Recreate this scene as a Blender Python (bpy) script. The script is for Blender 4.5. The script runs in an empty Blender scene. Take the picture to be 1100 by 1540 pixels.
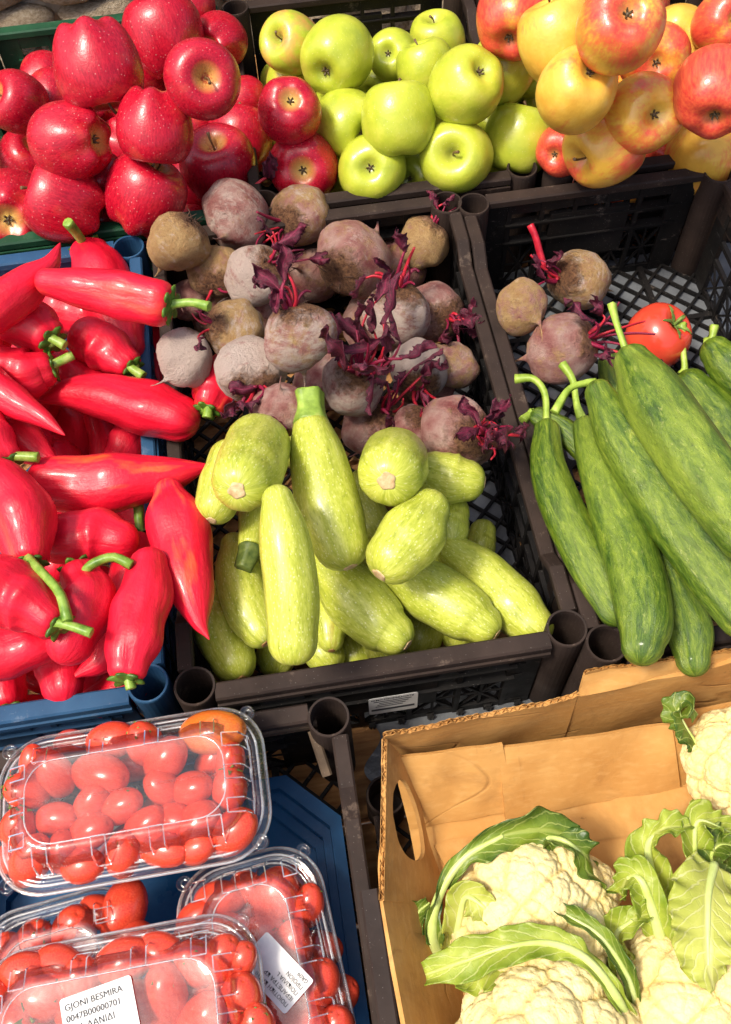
import bpy, math, random
import numpy as np
from mathutils import Matrix, Vector

# ------------------------------------------------------------------ camera, sky, sun, exposure
sc = bpy.context.scene
COL = sc.collection
F = 1450.0                                    # focal length in photograph pixels (1100 x 1540)
CAM_H = 0.8875                                # metres above the crate rims
PITCH, YAW, ROLL = math.radians(59.94), math.radians(6.47), math.radians(-2.78)
fwd = np.array([math.sin(YAW)*math.cos(PITCH), math.cos(YAW)*math.cos(PITCH), -math.sin(PITCH)])
rgt = np.array([math.cos(YAW), -math.sin(YAW), 0.0])
upv = np.cross(rgt, fwd)
cr, cu = math.cos(ROLL)*rgt + math.sin(ROLL)*upv, -math.sin(ROLL)*rgt + math.cos(ROLL)*upv
M = np.stack([cr, cu, -fwd], 1)               # columns: camera axes in the world
CAM = np.array([0.0, 0.0, CAM_H])
cd = bpy.data.cameras.new('camera')
cam = bpy.data.objects.new('camera', cd)
COL.objects.link(cam)
cam.matrix_world = Matrix([list(M[0])+[0.0], list(M[1])+[0.0], list(M[2])+[CAM_H], [0, 0, 0, 1]])
cd.sensor_fit = 'VERTICAL'
cd.sensor_height = 36.0
cd.lens = F/1540.0*36.0
cd.clip_start, cd.clip_end = 0.02, 200.0
sc.camera = cam

SUN_ELEV, SUN_AZ = math.radians(62), math.radians(-108)      # azimuth from +Y (away from viewer), towards +X positive
w = bpy.data.worlds.new('World')
sc.world = w
w.use_nodes = True
nt = w.node_tree
sky = nt.nodes.new('ShaderNodeTexSky')
sky.sky_type = 'NISHITA'
sky.sun_disc = False
sky.sun_elevation = SUN_ELEV
sky.sun_rotation = SUN_AZ
sky.air_density, sky.dust_density = 0.8, 5.0
bg = nt.nodes['Background']
nt.links.new(sky.outputs[0], bg.inputs[0])
bg.inputs[1].default_value = 0.15
sl = bpy.data.lights.new('sun', 'SUN')
sl.energy = 2.5
sl.angle = math.radians(11)
sl.color = (1.0, 0.93, 0.80)
so = bpy.data.objects.new('sun', sl)
COL.objects.link(so)
sdir = Vector((math.sin(SUN_AZ)*math.cos(SUN_ELEV), math.cos(SUN_AZ)*math.cos(SUN_ELEV), math.sin(SUN_ELEV)))
so.rotation_euler = sdir.to_track_quat('Z', 'Y').to_euler()
so.location = sdir*3
sc.view_settings.view_transform = 'Standard'
sc.view_settings.look = 'None'
sc.view_settings.exposure = 0.62
sc.view_settings.gamma = 1.0
sc.view_settings.use_curve_mapping = False
sc.cycles.use_denoising = True
sc.cycles.max_bounces = 10
sc.cycles.transparent_max_bounces = 24

# ------------------------------------------------------------------ places in the stall
rng = np.random.default_rng(11)
random.seed(5)


def W(px, py, z):
    """the point at height z that the photograph shows at pixel px, py"""
    d = M @ np.array([px-550.0, 770.0-py, -F])
    return CAM + d*((z-CAM_H)/d[2])


def D(p):
    return float(-(M.T @ (np.asarray(p)-CAM))[2])


# ------------------------------------------------------------------ mesh helpers
def mk(name, V, Fc, mat, parent=None, smooth=True, tc=None, loc=(0, 0, 0), link=True):
    V = np.asarray(V, float).reshape(-1, 3)
    me = bpy.data.meshes.new(name)
    me.from_pydata(V.tolist(), [], [tuple(map(int, f)) for f in Fc])
    if smooth:
        me.polygons.foreach_set('use_smooth', [True]*len(me.polygons))
    if tc is not None:
        a = me.attributes.new('tc', 'FLOAT_VECTOR', 'POINT')
        a.data.foreach_set('vector', np.asarray(tc, float).ravel())
    if mat:
        me.materials.append(mat)
    me.update()
    if not link:
        return me
    return ob(name, me, parent, loc)


def ob(name, me, parent=None, loc=(0, 0, 0)):
    o = bpy.data.objects.new(name, me)
    COL.objects.link(o)
    o.location = loc
    if parent:
        o.parent = parent
    return o


def tag(o, label, cat, group=None):
    o['label'] = label
    o['category'] = cat
    if group:
        o['group'] = group
    return o


def struct(o, kind='structure'):
    o['kind'] = kind
    return o


def join(parts):
    V, Fc, T, n = [], [], [], 0
    for p in parts:
        v, f = np.asarray(p[0], float), p[1]
        V.append(v)
        Fc += [tuple(i+n for i in q) for q in f]
        T.append(np.asarray(p[2]) if len(p) > 2 and p[2] is not None else np.zeros((len(v), 3)))
        n += len(v)
    return np.concatenate(V), Fc, np.concatenate(T)


def grid_faces(n, m, wrap=True):
    f = []
    for i in range(n-1):
        for j in range(m if wrap else m-1):
            k = (j+1) % m
            f.append((i*m+j, i*m+k, (i+1)*m+k, (i+1)*m+j))
    return f


def spline(P, n):
    """Catmull-Rom through the rows of P, n samples"""
    P = np.asarray(P, float)
    if len(P) == 1:
        return np.repeat(P, n, 0)
    Q = np.vstack([2*P[0]-P[1], P, 2*P[-1]-P[-2]])
    out = []
    for t in np.linspace(0, len(P)-1, n):
        i = min(int(t), len(P)-2)
        u = t-i
        a, b, c, d = Q[i], Q[i+1], Q[i+2], Q[i+3]
        out.append(.5*((2*b)+(c-a)*u+(2*a-5*b+4*c-d)*u*u+(3*b-a-3*c+d)*u**3))
    return np.array(out)


def nrm(v):
    v = np.asarray(v, float)
    return v/max(1e-9, np.linalg.norm(v))


ROUND = [(0, 1), (.26, .97), (.5, .87), (.71, .71), (.87, .5), (.97, .25), (1, 0.02)]
STEMEND = [(0, 1), (.3, .95), (.52, .8), (.6, .62), (.55, .42), (.45, .25), (.42, .02)]
FLAT = [(0, 1), (.05, .9), (.06, .02)]
BLOSSOM = [(0, 1), (.3, .95), (.55, .83), (.74, .66), (.86, .47), (.9, .32), (.9, .02)]
POINT = [(0, 1), (.9, .72), (1.7, .42), (2.2, .18), (2.4, .02)]


def tube(C, r, seg=20, rings=16, cap0=ROUND, cap1=ROUND, lobe=None, noise=0.0, seed=0):
    """surface round the spine C with radii r; returns V, F, tc, (frame at the start, frame at the end)"""
    C = np.asarray(C, float)
    A = spline(np.hstack([C, np.asarray(r, float).reshape(-1, 1)]), rings)
    P, R = A[:, :3], np.maximum(A[:, 3], 1e-4)
    T = np.gradient(P, axis=0)
    T = T/np.linalg.norm(T, axis=1, keepdims=True)
    n = np.cross(T[0], [0.31, 0.2, 0.93])
    n = nrm(n)
    N = [n]
    for i in range(1, rings):
        n = N[-1]-T[i]*np.dot(N[-1], T[i])
        N.append(nrm(n))
    N = np.array(N)
    B = np.cross(T, N)
    s = np.concatenate([[0], np.cumsum(np.linalg.norm(np.diff(P, axis=0), axis=1))])
    rows = [(P[0]-T[0]*R[0]*o, N[0], B[0], R[0]*k, -R[0]*o) for o, k in reversed(cap0[1:])]
    rows += [(P[i], N[i], B[i], R[i], s[i]) for i in range(rings)]
    rows += [(P[-1]+T[-1]*R[-1]*o, N[-1], B[-1], R[-1]*k, s[-1]+R[-1]*o) for o, k in cap1[1:]]
    th = np.linspace(0, 2*math.pi, seg, endpoint=False)
    rg = np.random.default_rng(seed)
    ph = rg.uniform(0, 6.28, 8)
    V, TC = [], []
    L = s[-1]+1e-6
    for p, n, b, k, q in rows:
        f = np.ones(seg)
        u = min(1, max(0, q/L))
        if lobe:
            f = f*lobe(th, u)
        if noise:
            z = u*6
            f = f+noise*(np.sin(2*th+ph[0]+z*.9)*.5+np.sin(3*th+ph[1]-z*1.3)*.4+np.sin(th+ph[2]+z*2.1)*.5+np.sin(ph[3]+z*2.7)*.5+np.sin(5*th+ph[4]+z*3.1)*.2)
        V.append(p+(np.outer(np.cos(th), n)+np.outer(np.sin(th), b))*(k*f)[:, None])
        TC.append(np.stack([np.cos(th), np.sin(th), np.full(seg, q*20)], 1))
    V, TC = np.concatenate(V), np.concatenate(TC)
    Fc = [tuple(reversed(q)) for q in grid_faces(len(rows), seg)]
    nv = len(V)
    Fc.append(tuple(range(seg)))
    Fc.append(tuple(range(nv-1, nv-seg-1, -1)))
    c0, c1 = cap0[-1][0], cap1[-1][0]
    f0 = (P[0]-T[0]*R[0]*c0, -T[0], N[0], B[0], R[0])
    f1 = (P[-1]+T[-1]*R[-1]*c1, T[-1], N[-1], B[-1], R[-1])
    return V, Fc, TC, (f0, f1)


def revolve(prof, seg=36, rings=34, fn=None):
    pr = spline(np.array(prof, float), rings)
    pr[:, 0] = np.maximum(pr[:, 0], 0.004)
    th = np.linspace(0, 2*math.pi, seg, endpoint=False)
    V = []
    for r, z in pr:
        rr, zz = np.full(seg, r), np.full(seg, z)
        if fn:
            rr, zz = fn(th, rr, zz)
        V.append(np.stack([rr*np.cos(th), rr*np.sin(th), zz], 1))
    V = np.concatenate(V)
    Fc = [tuple(reversed(q)) for q in grid_faces(rings, seg)]
    Fc.append(tuple(range(seg)))
    Fc.append(tuple(range(len(V)-1, len(V)-seg-1, -1)))
    # profile runs from the top to the bottom
    return V, [tuple(reversed(q)) for q in Fc]


def box(x0, x1, y0, y1, z0, z1):
    V = [(x, y, z) for z in (z0, z1) for x, y in ((x0, y0), (x1, y0), (x1, y1), (x0, y1))]
    Fc = [(3, 2, 1, 0), (4, 5, 6, 7), (0, 1, 5, 4), (1, 2, 6, 5), (2, 3, 7, 6), (3, 0, 4, 7)]
    return V, Fc


def bar(p, q, wd, ht, up=(0, 0, 1), ch=0.0):
    """a bar from p to q, wd across, ht along up, with chamfered long edges"""
    p, q = np.asarray(p, float), np.asarray(q, float)
    t = nrm(q-p)
    s = nrm(np.cross(t, up))
    u = np.cross(s, t)
    a, b = wd/2, ht/2
    if ch:
        c = min(ch, a*.8, b*.8)
        sec = [(-a+c, -b), (a-c, -b), (a, -b+c), (a, b-c), (a-c, b), (-a+c, b), (-a, b-c), (-a, -b+c)]
    else:
        sec = [(-a, -b), (a, -b), (a, b), (-a, b)]
    m = len(sec)
    V = [p+s*x+u*y for x, y in sec]+[q+s*x+u*y for x, y in sec]
    Fc = [(i, (i+1) % m, m+(i+1) % m, m+i) for i in range(m)]
    Fc += [tuple(range(m-1, -1, -1)), tuple(range(m, 2*m))]
    return V, Fc


def rib(P, wd, ht, up=(0, 0, 1), ch=0.002):
    """one bar that follows a polyline"""
    P = np.asarray(P, float)
    a, b, c = wd/2, ht/2, ch
    sec = [(-a+c, -b), (a-c, -b), (a, -b+c), (a, b-c), (a-c, b), (-a+c, b), (-a, b-c), (-a, -b+c)]
    T = np.gradient(P, axis=0)
    V = []
    for p, t in zip(P, T):
        s = nrm(np.cross(t, up))
        for x, y in sec:
            V.append(p+s*x+np.array(up)*y)
    Fc = grid_faces(len(P), 8)
    Fc += [tuple(range(7, -1, -1)), tuple(range(len(V)-8, len(V)))]
    return np.array(V), Fc


# ------------------------------------------------------------------ materials
class S:
    def __init__(s, name, rough=.5, spec=.5, coat=0.0, sss=0.0):
        s.m = bpy.data.materials.new(name)
        s.m.use_nodes = True
        s.nt = s.m.node_tree
        s.b = s.nt.nodes['Principled BSDF']
        s.set('Roughness', rough)
        s.set('Specular IOR Level', spec)
        s.set('Coat Weight', coat)
        s.set('Coat Roughness', .12)
        if sss:
            s.set('Subsurface Weight', sss)
            s.set('Subsurface Radius', (1.0, .4, .2))
            s.set('Subsurface Scale', .004)

    def set(s, k, v):
        i = s.b.inputs[k]
        if isinstance(v, bpy.types.NodeSocket):
            s.nt.links.new(v, i)
        elif isinstance(v, tuple) and len(v) == 3 and i.type == 'RGBA':
            i.default_value = (*v, 1)
        else:
            i.default_value = v
        return s

    def nd(s, t, ins=None, out=0, **kw):
        n = s.nt.nodes.new(t)
        for k, v in kw.items():
            setattr(n, k, v)
        for k, v in (ins or {}).items():
            i = n.inputs[k]
            if isinstance(v, bpy.types.NodeSocket):
                s.nt.links.new(v, i)
            elif isinstance(v, tuple) and i.type == 'RGBA' and len(v) == 3:
                i.default_value = (*v, 1)
            else:
                i.default_value = v
        return n.outputs[out]

    def obj(s):
        return s.nd('ShaderNodeTexCoord', out=3)

    def tc(s):
        return s.nd('ShaderNodeAttribute', out=1, attribute_name='tc')

    def prop(s, n):
        return s.nd('ShaderNodeAttribute', out=2, attribute_name=n, attribute_type='OBJECT')

    def rnd(s):
        return s.nd('ShaderNodeObjectInfo', out=5)

    def scale(s, v, k):
        return s.nd('ShaderNodeVectorMath', {0: v, 1: k}, operation='MULTIPLY')

    def shift(s, v, f, k=40.0):
        m = s.nd('ShaderNodeMath', {0: f, 1: k}, operation='MULTIPLY')
        return s.nd('ShaderNodeVectorMath', {0: v, 1: m}, operation='ADD')

    def noise(s, v, sc_=5.0, det=4.0, ro=.55, dist=0.0):
        return s.nd('ShaderNodeTexNoise', {'Vector': v, 'Scale': sc_, 'Detail': det, 'Roughness': ro, 'Distortion': dist})

    def vor(s, v, sc_=5.0, feat='F1', rand=1.0):
        return s.nd('ShaderNodeTexVoronoi', {'Vector': v, 'Scale': sc_, 'Randomness': rand}, feature=feat)

    def mr(s, v, a, b, c=0.0, d=1.0):
        return s.nd('ShaderNodeMapRange', {0: v, 1: a, 2: b, 3: c, 4: d})

    def ma(s, op, a, b=0.0):
        return s.nd('ShaderNodeMath', {0: a, 1: b}, operation=op)

    def mix(s, f, a, b):
        n = s.nt.nodes.new('ShaderNodeMix')
        n.data_type = 'RGBA'
        for i, v in ((0, f), (6, a), (7, b)):
            k = n.inputs[i]
            if isinstance(v, bpy.types.NodeSocket):
                s.nt.links.new(v, k)
            elif isinstance(v, tuple):
                k.default_value = (*v, 1)
            else:
                k.default_value = v
        return n.outputs[2]

    def ramp(s, f, stops):
        n = s.nt.nodes.new('ShaderNodeValToRGB')
        e = n.color_ramp.elements
        while len(e) < len(stops):
            e.new(.5)
        for k, (p, c) in zip(e, stops):
            k.position = p
            k.color = (*c, 1)
        s.nt.links.new(f, n.inputs[0])
        return n.outputs[0]

    def xyz(s, v, i):
        return s.nd('ShaderNodeSeparateXYZ', {0: v}, out=i)

    def bump(s, h, st=.3, dist=.002):
        s.set('Normal', s.nd('ShaderNodeBump', {'Height': h, 'Strength': st, 'Distance': dist}))
        return s


def m_red_apple():
    s = S('red_apple_skin', .34, .45, .12)
    o = s.shift(s.obj(), s.rnd())
    st = s.noise(s.scale(o, (9, 9, 1.6)), 2.6, 6, .65)
    big = s.noise(o, 1.1, 2)
    c = s.ramp(st, [(.3, (.26, .002, .012)), (.52, (.44, .005, .022)), (.75, (.6, .02, .036))])
    c = s.mix(s.mr(big, .6, .78, 0, .5), c, (.66, .1, .05))
    z = s.xyz(s.obj(), 2)
    rr = s.nd('ShaderNodeVectorMath', {0: s.scale(s.obj(), (1, 1, 0))}, out=1, operation='LENGTH')
    cav = s.ma('MULTIPLY', s.mr(rr, .42, .08), s.mr(s.ma('ADD', s.ma('ABSOLUTE', z), s.mr(st, .2, .8, -.2, .2)), .45, .7))
    c = s.mix(cav, c, (.62, .42, .1))
    dots = s.mr(s.vor(o, 9), .07, .17, 1, 0)
    c = s.mix(s.ma('MULTIPLY', dots, .5), c, (.8, .4, .34))
    s.set('Base Color', c)
    s.set('Roughness', s.mr(s.noise(o, 6), .3, .7, .22, .42))
    s.bump(s.noise(o, 18, 3), .06, .05)
    return s.m


def m_green_apple():
    s = S('green_apple_skin', .32, .45, .25, .0)
    o = s.shift(s.obj(), s.rnd())
    c = s.ramp(s.noise(o, 1.6, 4), [(.3, (.34, .41, .028)), (.55, (.46, .51, .04)), (.8, (.58, .57, .08))])
    bl = s.prop('blush')
    d = s.mr(s.noise(s.scale(o, (1.2, 1.2, .8)), 1.3, 3), .45, .7)
    c = s.mix(s.ma('MULTIPLY', d, bl), c, (.7, .27, .09))
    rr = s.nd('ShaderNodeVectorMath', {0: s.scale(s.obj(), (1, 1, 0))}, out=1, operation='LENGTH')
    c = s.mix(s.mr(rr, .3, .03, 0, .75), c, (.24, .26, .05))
    dots = s.mr(s.vor(o, 10), .07, .17, 1, 0)
    c = s.mix(s.ma('MULTIPLY', dots, .5), c, (.68, .68, .3))
    sp = s.mr(s.noise(o, 5, 6, .8), .73, .76)
    c = s.mix(s.ma('MULTIPLY', sp, .6), c, (.16, .12, .03))
    s.set('Base Color', c)
    s.bump(s.noise(o, 14, 4), .07, .05)
    return s.m


def m_yellow_apple():
    s = S('yellow_apple_skin', .34, .45, .25)
    o = s.shift(s.obj(), s.rnd())
    st = s.noise(s.scale(o, (6, 6, .9)), 2.0, 5, .6)
    c = s.ramp(s.noise(o, 1.4, 4), [(.3, (.62, .31, .035)), (.55, (.76, .43, .055)), (.8, (.8, .54, .11))])
    bl = s.prop('blush')
    d = s.ma('ADD', s.noise(s.scale(o, (1, 1, .7)), 1.1, 3), s.mr(st, .2, .8, -.14, .14))
    d = s.ma('ADD', d, s.mr(bl, 0, 1, -.2, .32))
    red = s.ramp(st, [(.3, (.55, .03, .03)), (.7, (.78, .13, .05))])
    c = s.mix(s.mr(d, .45, .68), c, red)
    rr = s.nd('ShaderNodeVectorMath', {0: s.scale(s.obj(), (1, 1, 0))}, out=1, operation='LENGTH')
    c = s.mix(s.mr(rr, .3, .05, 0, .6), c, (.4, .32, .07))
    sp = s.mr(s.noise(o, 5, 6, .8), .7, .74)
    c = s.mix(s.ma('MULTIPLY', sp, .7), c, (.2, .09, .03))
    s.set('Base Color', c)
    s.bump(s.noise(o, 14, 4), .07, .05)
    return s.m


def m_pepper():
    s = S('red_pepper_skin', .42, .35, .2)
    t = s.shift(s.tc(), s.rnd())
    c = s.ramp(s.noise(s.scale(t, (1, 1, .5)), 1.5, 3), [(.3, (.55, .003, .018)), (.6, (.72, .009, .034)), (.8, (.8, .02, .046))])
    p = s.mr(s.noise(s.scale(t, (.8, .8, .45)), .9, 4), .53, .75)
    c = s.mix(s.ma('MULTIPLY', p, s.prop('patch')), c, (.84, .27, .03))
    sp = s.mr(s.noise(s.scale(t, (1, 1, 1.6)), 7, 6, .75), .66, .71, 0, .5)
    c = s.mix(sp, c, (.36, .03, .02))
    s.set('Base Color', c)
    s.set('Roughness', s.mr(s.noise(t, 3, 3), .3, .7, .34, .52))
    s.bump(s.ma('ADD', s.noise(s.scale(t, (1, 1, .4)), 2.2, 4), s.mr(s.noise(s.scale(t, (1, 1, 2.0)), 5, 5, .6), 0, 1, 0, .35)), .3, .007)
    return s.m


def m_plain(name, stops, sc_=30.0, rough=.5, spec=.4, bump=.2, bsc=60.0, bd=.002, coat=0.0, stretch=None, det=5, space='o'):
    s = S(name, rough, spec, coat)
    o = s.obj() if space == 'o' else s.tc()
    if stretch:
        o = s.scale(o, stretch)
    s.set('Base Color', s.ramp(s.noise(o, sc_, det, .6), stops))
    if bump:
        s.bump(s.noise(o, bsc, 5, .65), bump, bd)
    return s.m


def m_zucchini():
    s = S('zucchini_skin', .36, .4, .15)
    t = s.shift(s.tc(), s.rnd())
    c = s.ramp(s.noise(s.scale(t, (1.4, 1.4, .5)), 2.0, 4), [(.25, (.27, .31, .025)), (.5, (.43, .465, .048)), (.75, (.56, .57, .1))])
    fine = s.noise(s.scale(t, (1, 1, .55)), 13, 6, .72)
    c = s.mix(s.mr(fine, .52, .66, 0, .6), c, (.66, .67, .2))
    c = s.mix(s.mr(fine, .46, .34, 0, .65), c, (.2, .25, .02))
    vd = s.vor(s.scale(t, (1, 1, 1.3)), 8.5)
    c = s.mix(s.mr(vd, .12, .26, .6, 0), c, (.72, .75, .36))
    sp = s.mr(s.noise(s.scale(t, (2.5, 2.5, 1.4)), 2.2, 9, .82), .62, .66)
    c = s.mix(s.ma('MULTIPLY', sp, .75), c, (.13, .11, .03))
    br = s.mr(s.noise(t, .8, 4, .6), .62, .75)
    c = s.mix(s.ma('MULTIPLY', br, s.prop('brown')), c, (.32, .22, .03))
    s.set('Base Color', c)
    s.bump(s.ma('ADD', fine, s.mr(vd, 0, .2, .6, 0)), .18, .002)
    return s.m


def m_cucumber():
    s = S('cucumber_skin', .33, .45, .2)
    t = s.shift(s.tc(), s.rnd())
    str_ = s.noise(s.scale(t, (2.2, 2.2, 1.1)), 1.6, 10, .74, .5)
    c = s.ramp(str_, [(.28, (.012, .034, .002)), (.44, (.05, .105, .006)), (.58, (.14, .21, .014)), (.76, (.36, .4, .045))])
    lt = s.mr(s.noise(s.scale(t, (1, 1, .25)), .9, 2), .45, .7, 0, .6)
    c = s.mix(s.ma('MULTIPLY', lt, s.prop('pale')), c, (.34, .42, .05))
    wr = s.noise(s.scale(t, (3, 3, 2.0)), 2.6, 8, .78, .5)
    c = s.mix(s.mr(wr, .57, .68, 0, .6), c, (.42, .43, .12))
    c = s.mix(s.mr(wr, .42, .33, 0, .7), c, (.012, .03, .004))
    s.set('Base Color', c)
    s.bump(s.ma('ADD', s.ma('ADD', wr, str_), s.mr(s.vor(s.scale(t, (3, 3, 3)), 3), .0, .25, .4, 0)), .5, .004)
    return s.m


def m_beet():
    s = S('beet_skin', .62, .3)
    o = s.shift(s.obj(), s.rnd())
    tan, pale = s.prop('tan'), s.prop('pale')
    c = s.ramp(s.noise(o, 1.7, 5, .6), [(.3, (.34, .09, .085)), (.5, (.54, .26, .22)), (.7, (.7, .47, .39))])
    n2 = s.noise(o, 2.3, 6, .7)
    c = s.mix(s.mr(s.ma('ADD', n2, s.mr(tan, 0, 1, -.2, .18)), .42, .6, 0, .9), c, s.ramp(s.noise(o, 4, 6, .7), [(.3, (.5, .27, .09)), (.7, (.7, .48, .2))]))
    n3 = s.noise(s.scale(o, (1, 1, 2)), 2.0, 6, .7)
    c = s.mix(s.mr(s.ma('ADD', n3, s.mr(pale, 0, 1, -.28, .28)), .45, .62, 0, .85), c, (.78, .64, .54))
    z = s.xyz(s.obj(), 2)
    cro = s.mr(s.ma('ADD', z, s.mr(n2, .2, .8, -.28, .28)), .5, .78)
    c = s.mix(cro, c, s.ramp(s.noise(o, 9, 5, .8), [(.35, (.06, .022, .016)), (.65, (.36, .18, .085))]))
    sc_ = s.mr(s.noise(s.scale(o, (2, 2, 9)), 2.5, 5, .75), .62, .68)
    c = s.mix(s.ma('MULTIPLY', sc_, .55), c, (.12, .055, .035))
    c = s.mix(s.mr(s.noise(o, 14, 8, .8), .6, .7, 0, .5), c, (.28, .15, .08))
    s.set('Base Color', c)
    s.bump(s.ma('ADD', s.noise(o, 9, 10, .8), s.mr(cro, 0, 1, 0, .8)), .75, .06)
    return s.m


def m_curd():
    s = S('cauliflower_curd', .6, .25, 0, .25)
    s.set('Subsurface Radius', (1.0, .85, .4))
    o = s.obj()
    c = s.ramp(s.noise(o, 12, 4), [(.3, (.68, .52, .2)), (.6, (.8, .67, .34)), (.8, (.84, .74, .44))])
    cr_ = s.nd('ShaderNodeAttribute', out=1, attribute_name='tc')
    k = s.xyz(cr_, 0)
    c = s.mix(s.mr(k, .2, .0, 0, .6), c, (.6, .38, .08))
    s.set('Base Color', c)
    b = s.ma('ADD', s.mr(s.vor(o, 190), 0, .6, 1, 0), s.mr(s.vor(o, 420), 0, .6, .5, 0))
    s.bump(b, .35, .002)
    return s.m


def m_leaf(name, dark, light, vein, rough=.42, trans=.25, vn=9.0, vw=.1):
    s = S(name, rough, .4)
    t = s.tc()
    u, v, q = s.xyz(t, 0), s.xyz(t, 1), s.xyz(t, 2)
    n = s.noise(s.obj(), 30, 5, .6)
    c = s.ramp(s.ma('ADD', n, s.mr(s.ma('ABSOLUTE', u), 0, 1, .22, -.12)), [(.3, dark), (.7, light)])
    ph = s.ma('SUBTRACT', s.ma('MULTIPLY', v, vn), s.ma('MULTIPLY', s.ma('ABSOLUTE', u), 2.0))
    ph = s.ma('ADD', ph, s.mr(s.noise(s.obj(), 26, 4), 0, 1, -1.3, 1.3))
    fr = s.ma('PINGPONG', ph, .5)
    vm = s.mr(fr, vw*.5, vw, 1, 0)
    fine = s.mr(s.vor(s.obj(), 95, 'DISTANCE_TO_EDGE'), .015, .05, .16, 0)
    vm = s.ma('MAXIMUM', vm, fine)
    mid = s.mr(s.ma('ABSOLUTE', u), .05, .16, 1, 0)
    vm = s.ma('MAXIMUM', vm, mid)
    c = s.mix(s.ma('MULTIPLY', vm, .42), c, vein)
    s.set('Base Color', c)
    s.bump(s.ma('SUBTRACT', s.noise(s.obj(), 60, 4), s.ma('MULTIPLY', vm, .7)), .4, .003)
    if trans:
        tr = s.nd('ShaderNodeBsdfTranslucent', {'Color': c})
        out = s.nt.nodes['Material Output']
        mx = s.nt.nodes.new('ShaderNodeMixShader')
        mx.inputs[0].default_value = trans
        s.nt.links.new(s.b.outputs[0], mx.inputs[1])
        s.nt.links.new(tr, mx.inputs[2])
        s.nt.links.new(mx.outputs[0], out.inputs[0])
    return s.m


def m_crate(name, a, b, rough=.42, dust=(.3, .24, .19), amt=.5):
    s = S(name, rough, .2)
    o = s.obj()
    c = s.ramp(s.noise(o, 14, 5, .6), [(.3, a), (.7, b)])
    d = s.mr(s.noise(o, 26, 8, .78), .6, .74, 0, amt)
    c = s.mix(d, c, dust)
    scr = s.mr(s.noise(s.scale(o, (18, 160, 60)), 1.5, 5, .7), .68, .72, 0, amt*.8)
    c = s.mix(scr, c, dust)
    sp = s.mr(s.vor(o, 260), .03, .1, amt, 0)
    c = s.mix(sp, c, (.5, .45, .4))
    s.set('Base Color', c)
    s.set('Roughness', s.mr(s.noise(o, 20, 4), .3, .7, rough-.1, rough+.2))
    s.bump(s.noise(o, 120, 6, .7), .12, .001)
    return s.m


def m_clear(name='clear_plastic', haze=.016, wet=.0, edge=.02):
    s = S(name, .08, .5)
    nt_ = s.nt
    o = s.obj()
    tr = s.nd('ShaderNodeBsdfTransparent', {'Color': (.95, .95, .94)})
    gl = s.nd('ShaderNodeBsdfGlossy', {'Color': (1, 1, 1), 'Roughness': .06})
    df = s.nd('ShaderNodeBsdfDiffuse', {'Color': (.85, .85, .84)})
    bp = s.nd('ShaderNodeBump', {'Height': s.noise(o, 45, 3), 'Strength': .12, 'Distance': .004})
    nt_.links.new(bp, gl.node.inputs['Normal'])
    lw = s.nd('ShaderNodeLayerWeight', {'Blend': .4, 'Normal': bp}, out=0)
    m1 = s.nt.nodes.new('ShaderNodeMixShader')
    fac = s.ma('MULTIPLY', s.mr(s.noise(o, 22, 5, .6), .35, .75, .25, 1.5), haze)
    nt_.links.new(fac, m1.inputs[0])
    nt_.links.new(tr, m1.inputs[1])
    nt_.links.new(df, m1.inputs[2])
    m2 = s.nt.nodes.new('ShaderNodeMixShader')
    nt_.links.new(s.mr(lw, 0, 1, edge, .8), m2.inputs[0])
    nt_.links.new(m1.outputs[0], m2.inputs[1])
    nt_.links.new(gl, m2.inputs[2])
    nt_.links.new(m2.outputs[0], nt_.nodes['Material Output'].inputs[0])
    return s.m


def m_cardboard():
    s = S('cardboard', .8, .2)
    o = s.obj()
    c = s.ramp(s.noise(o, 9, 5, .6), [(.3, (.44, .205, .05)), (.7, (.59, .33, .105))])
    c = s.mix(s.mr(s.noise(s.scale(o, (5, 5, 60)), 2, 4), .5, .75, 0, .3), c, (.36, .17, .045))
    c = s.mix(s.mr(s.noise(o, 55, 6, .75), .68, .74, 0, .6), c, (.12, .06, .025))
    c = s.mix(s.mr(s.noise(s.scale(o, (6, 1, 1)), 7, 6, .7), .62, .72, 0, .5), c, (.3, .14, .04))
    st = s.mr(s.noise(s.shift(o, .37), 11, 7, .7, .8), .5, .7, 0, .65)
    c = s.mix(st, c, (.28, .13, .04))
    cre = s.mr(s.ma('ABSOLUTE', s.ma('SUBTRACT', s.noise(s.scale(o, (1.0, 2.5, 2.5)), 4.5, 2, .4), .5)), .0, .012, 1, 0)
    cre = s.ma('MULTIPLY', cre, s.mr(s.noise(o, 9, 3), .48, .6))
    c = s.mix(s.ma('MULTIPLY', cre, .5), c, (.3, .14, .04))
    c = s.mix(s.mr(s.noise(s.scale(o, (1, 1, 4)), 60, 3, .6), .5, .8, 0, .25), c, (.72, .48, .2))
    s.set('Base Color', c)
    s.bump(s.ma('ADD', s.noise(o, 90, 6, .7), s.ma('ADD', s.mr(s.noise(o, 12, 4, .6), 0, 1, 0, 5.0), s.ma('MULTIPLY', cre, -2.0))), .3, .0016)
    return s.m


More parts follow.
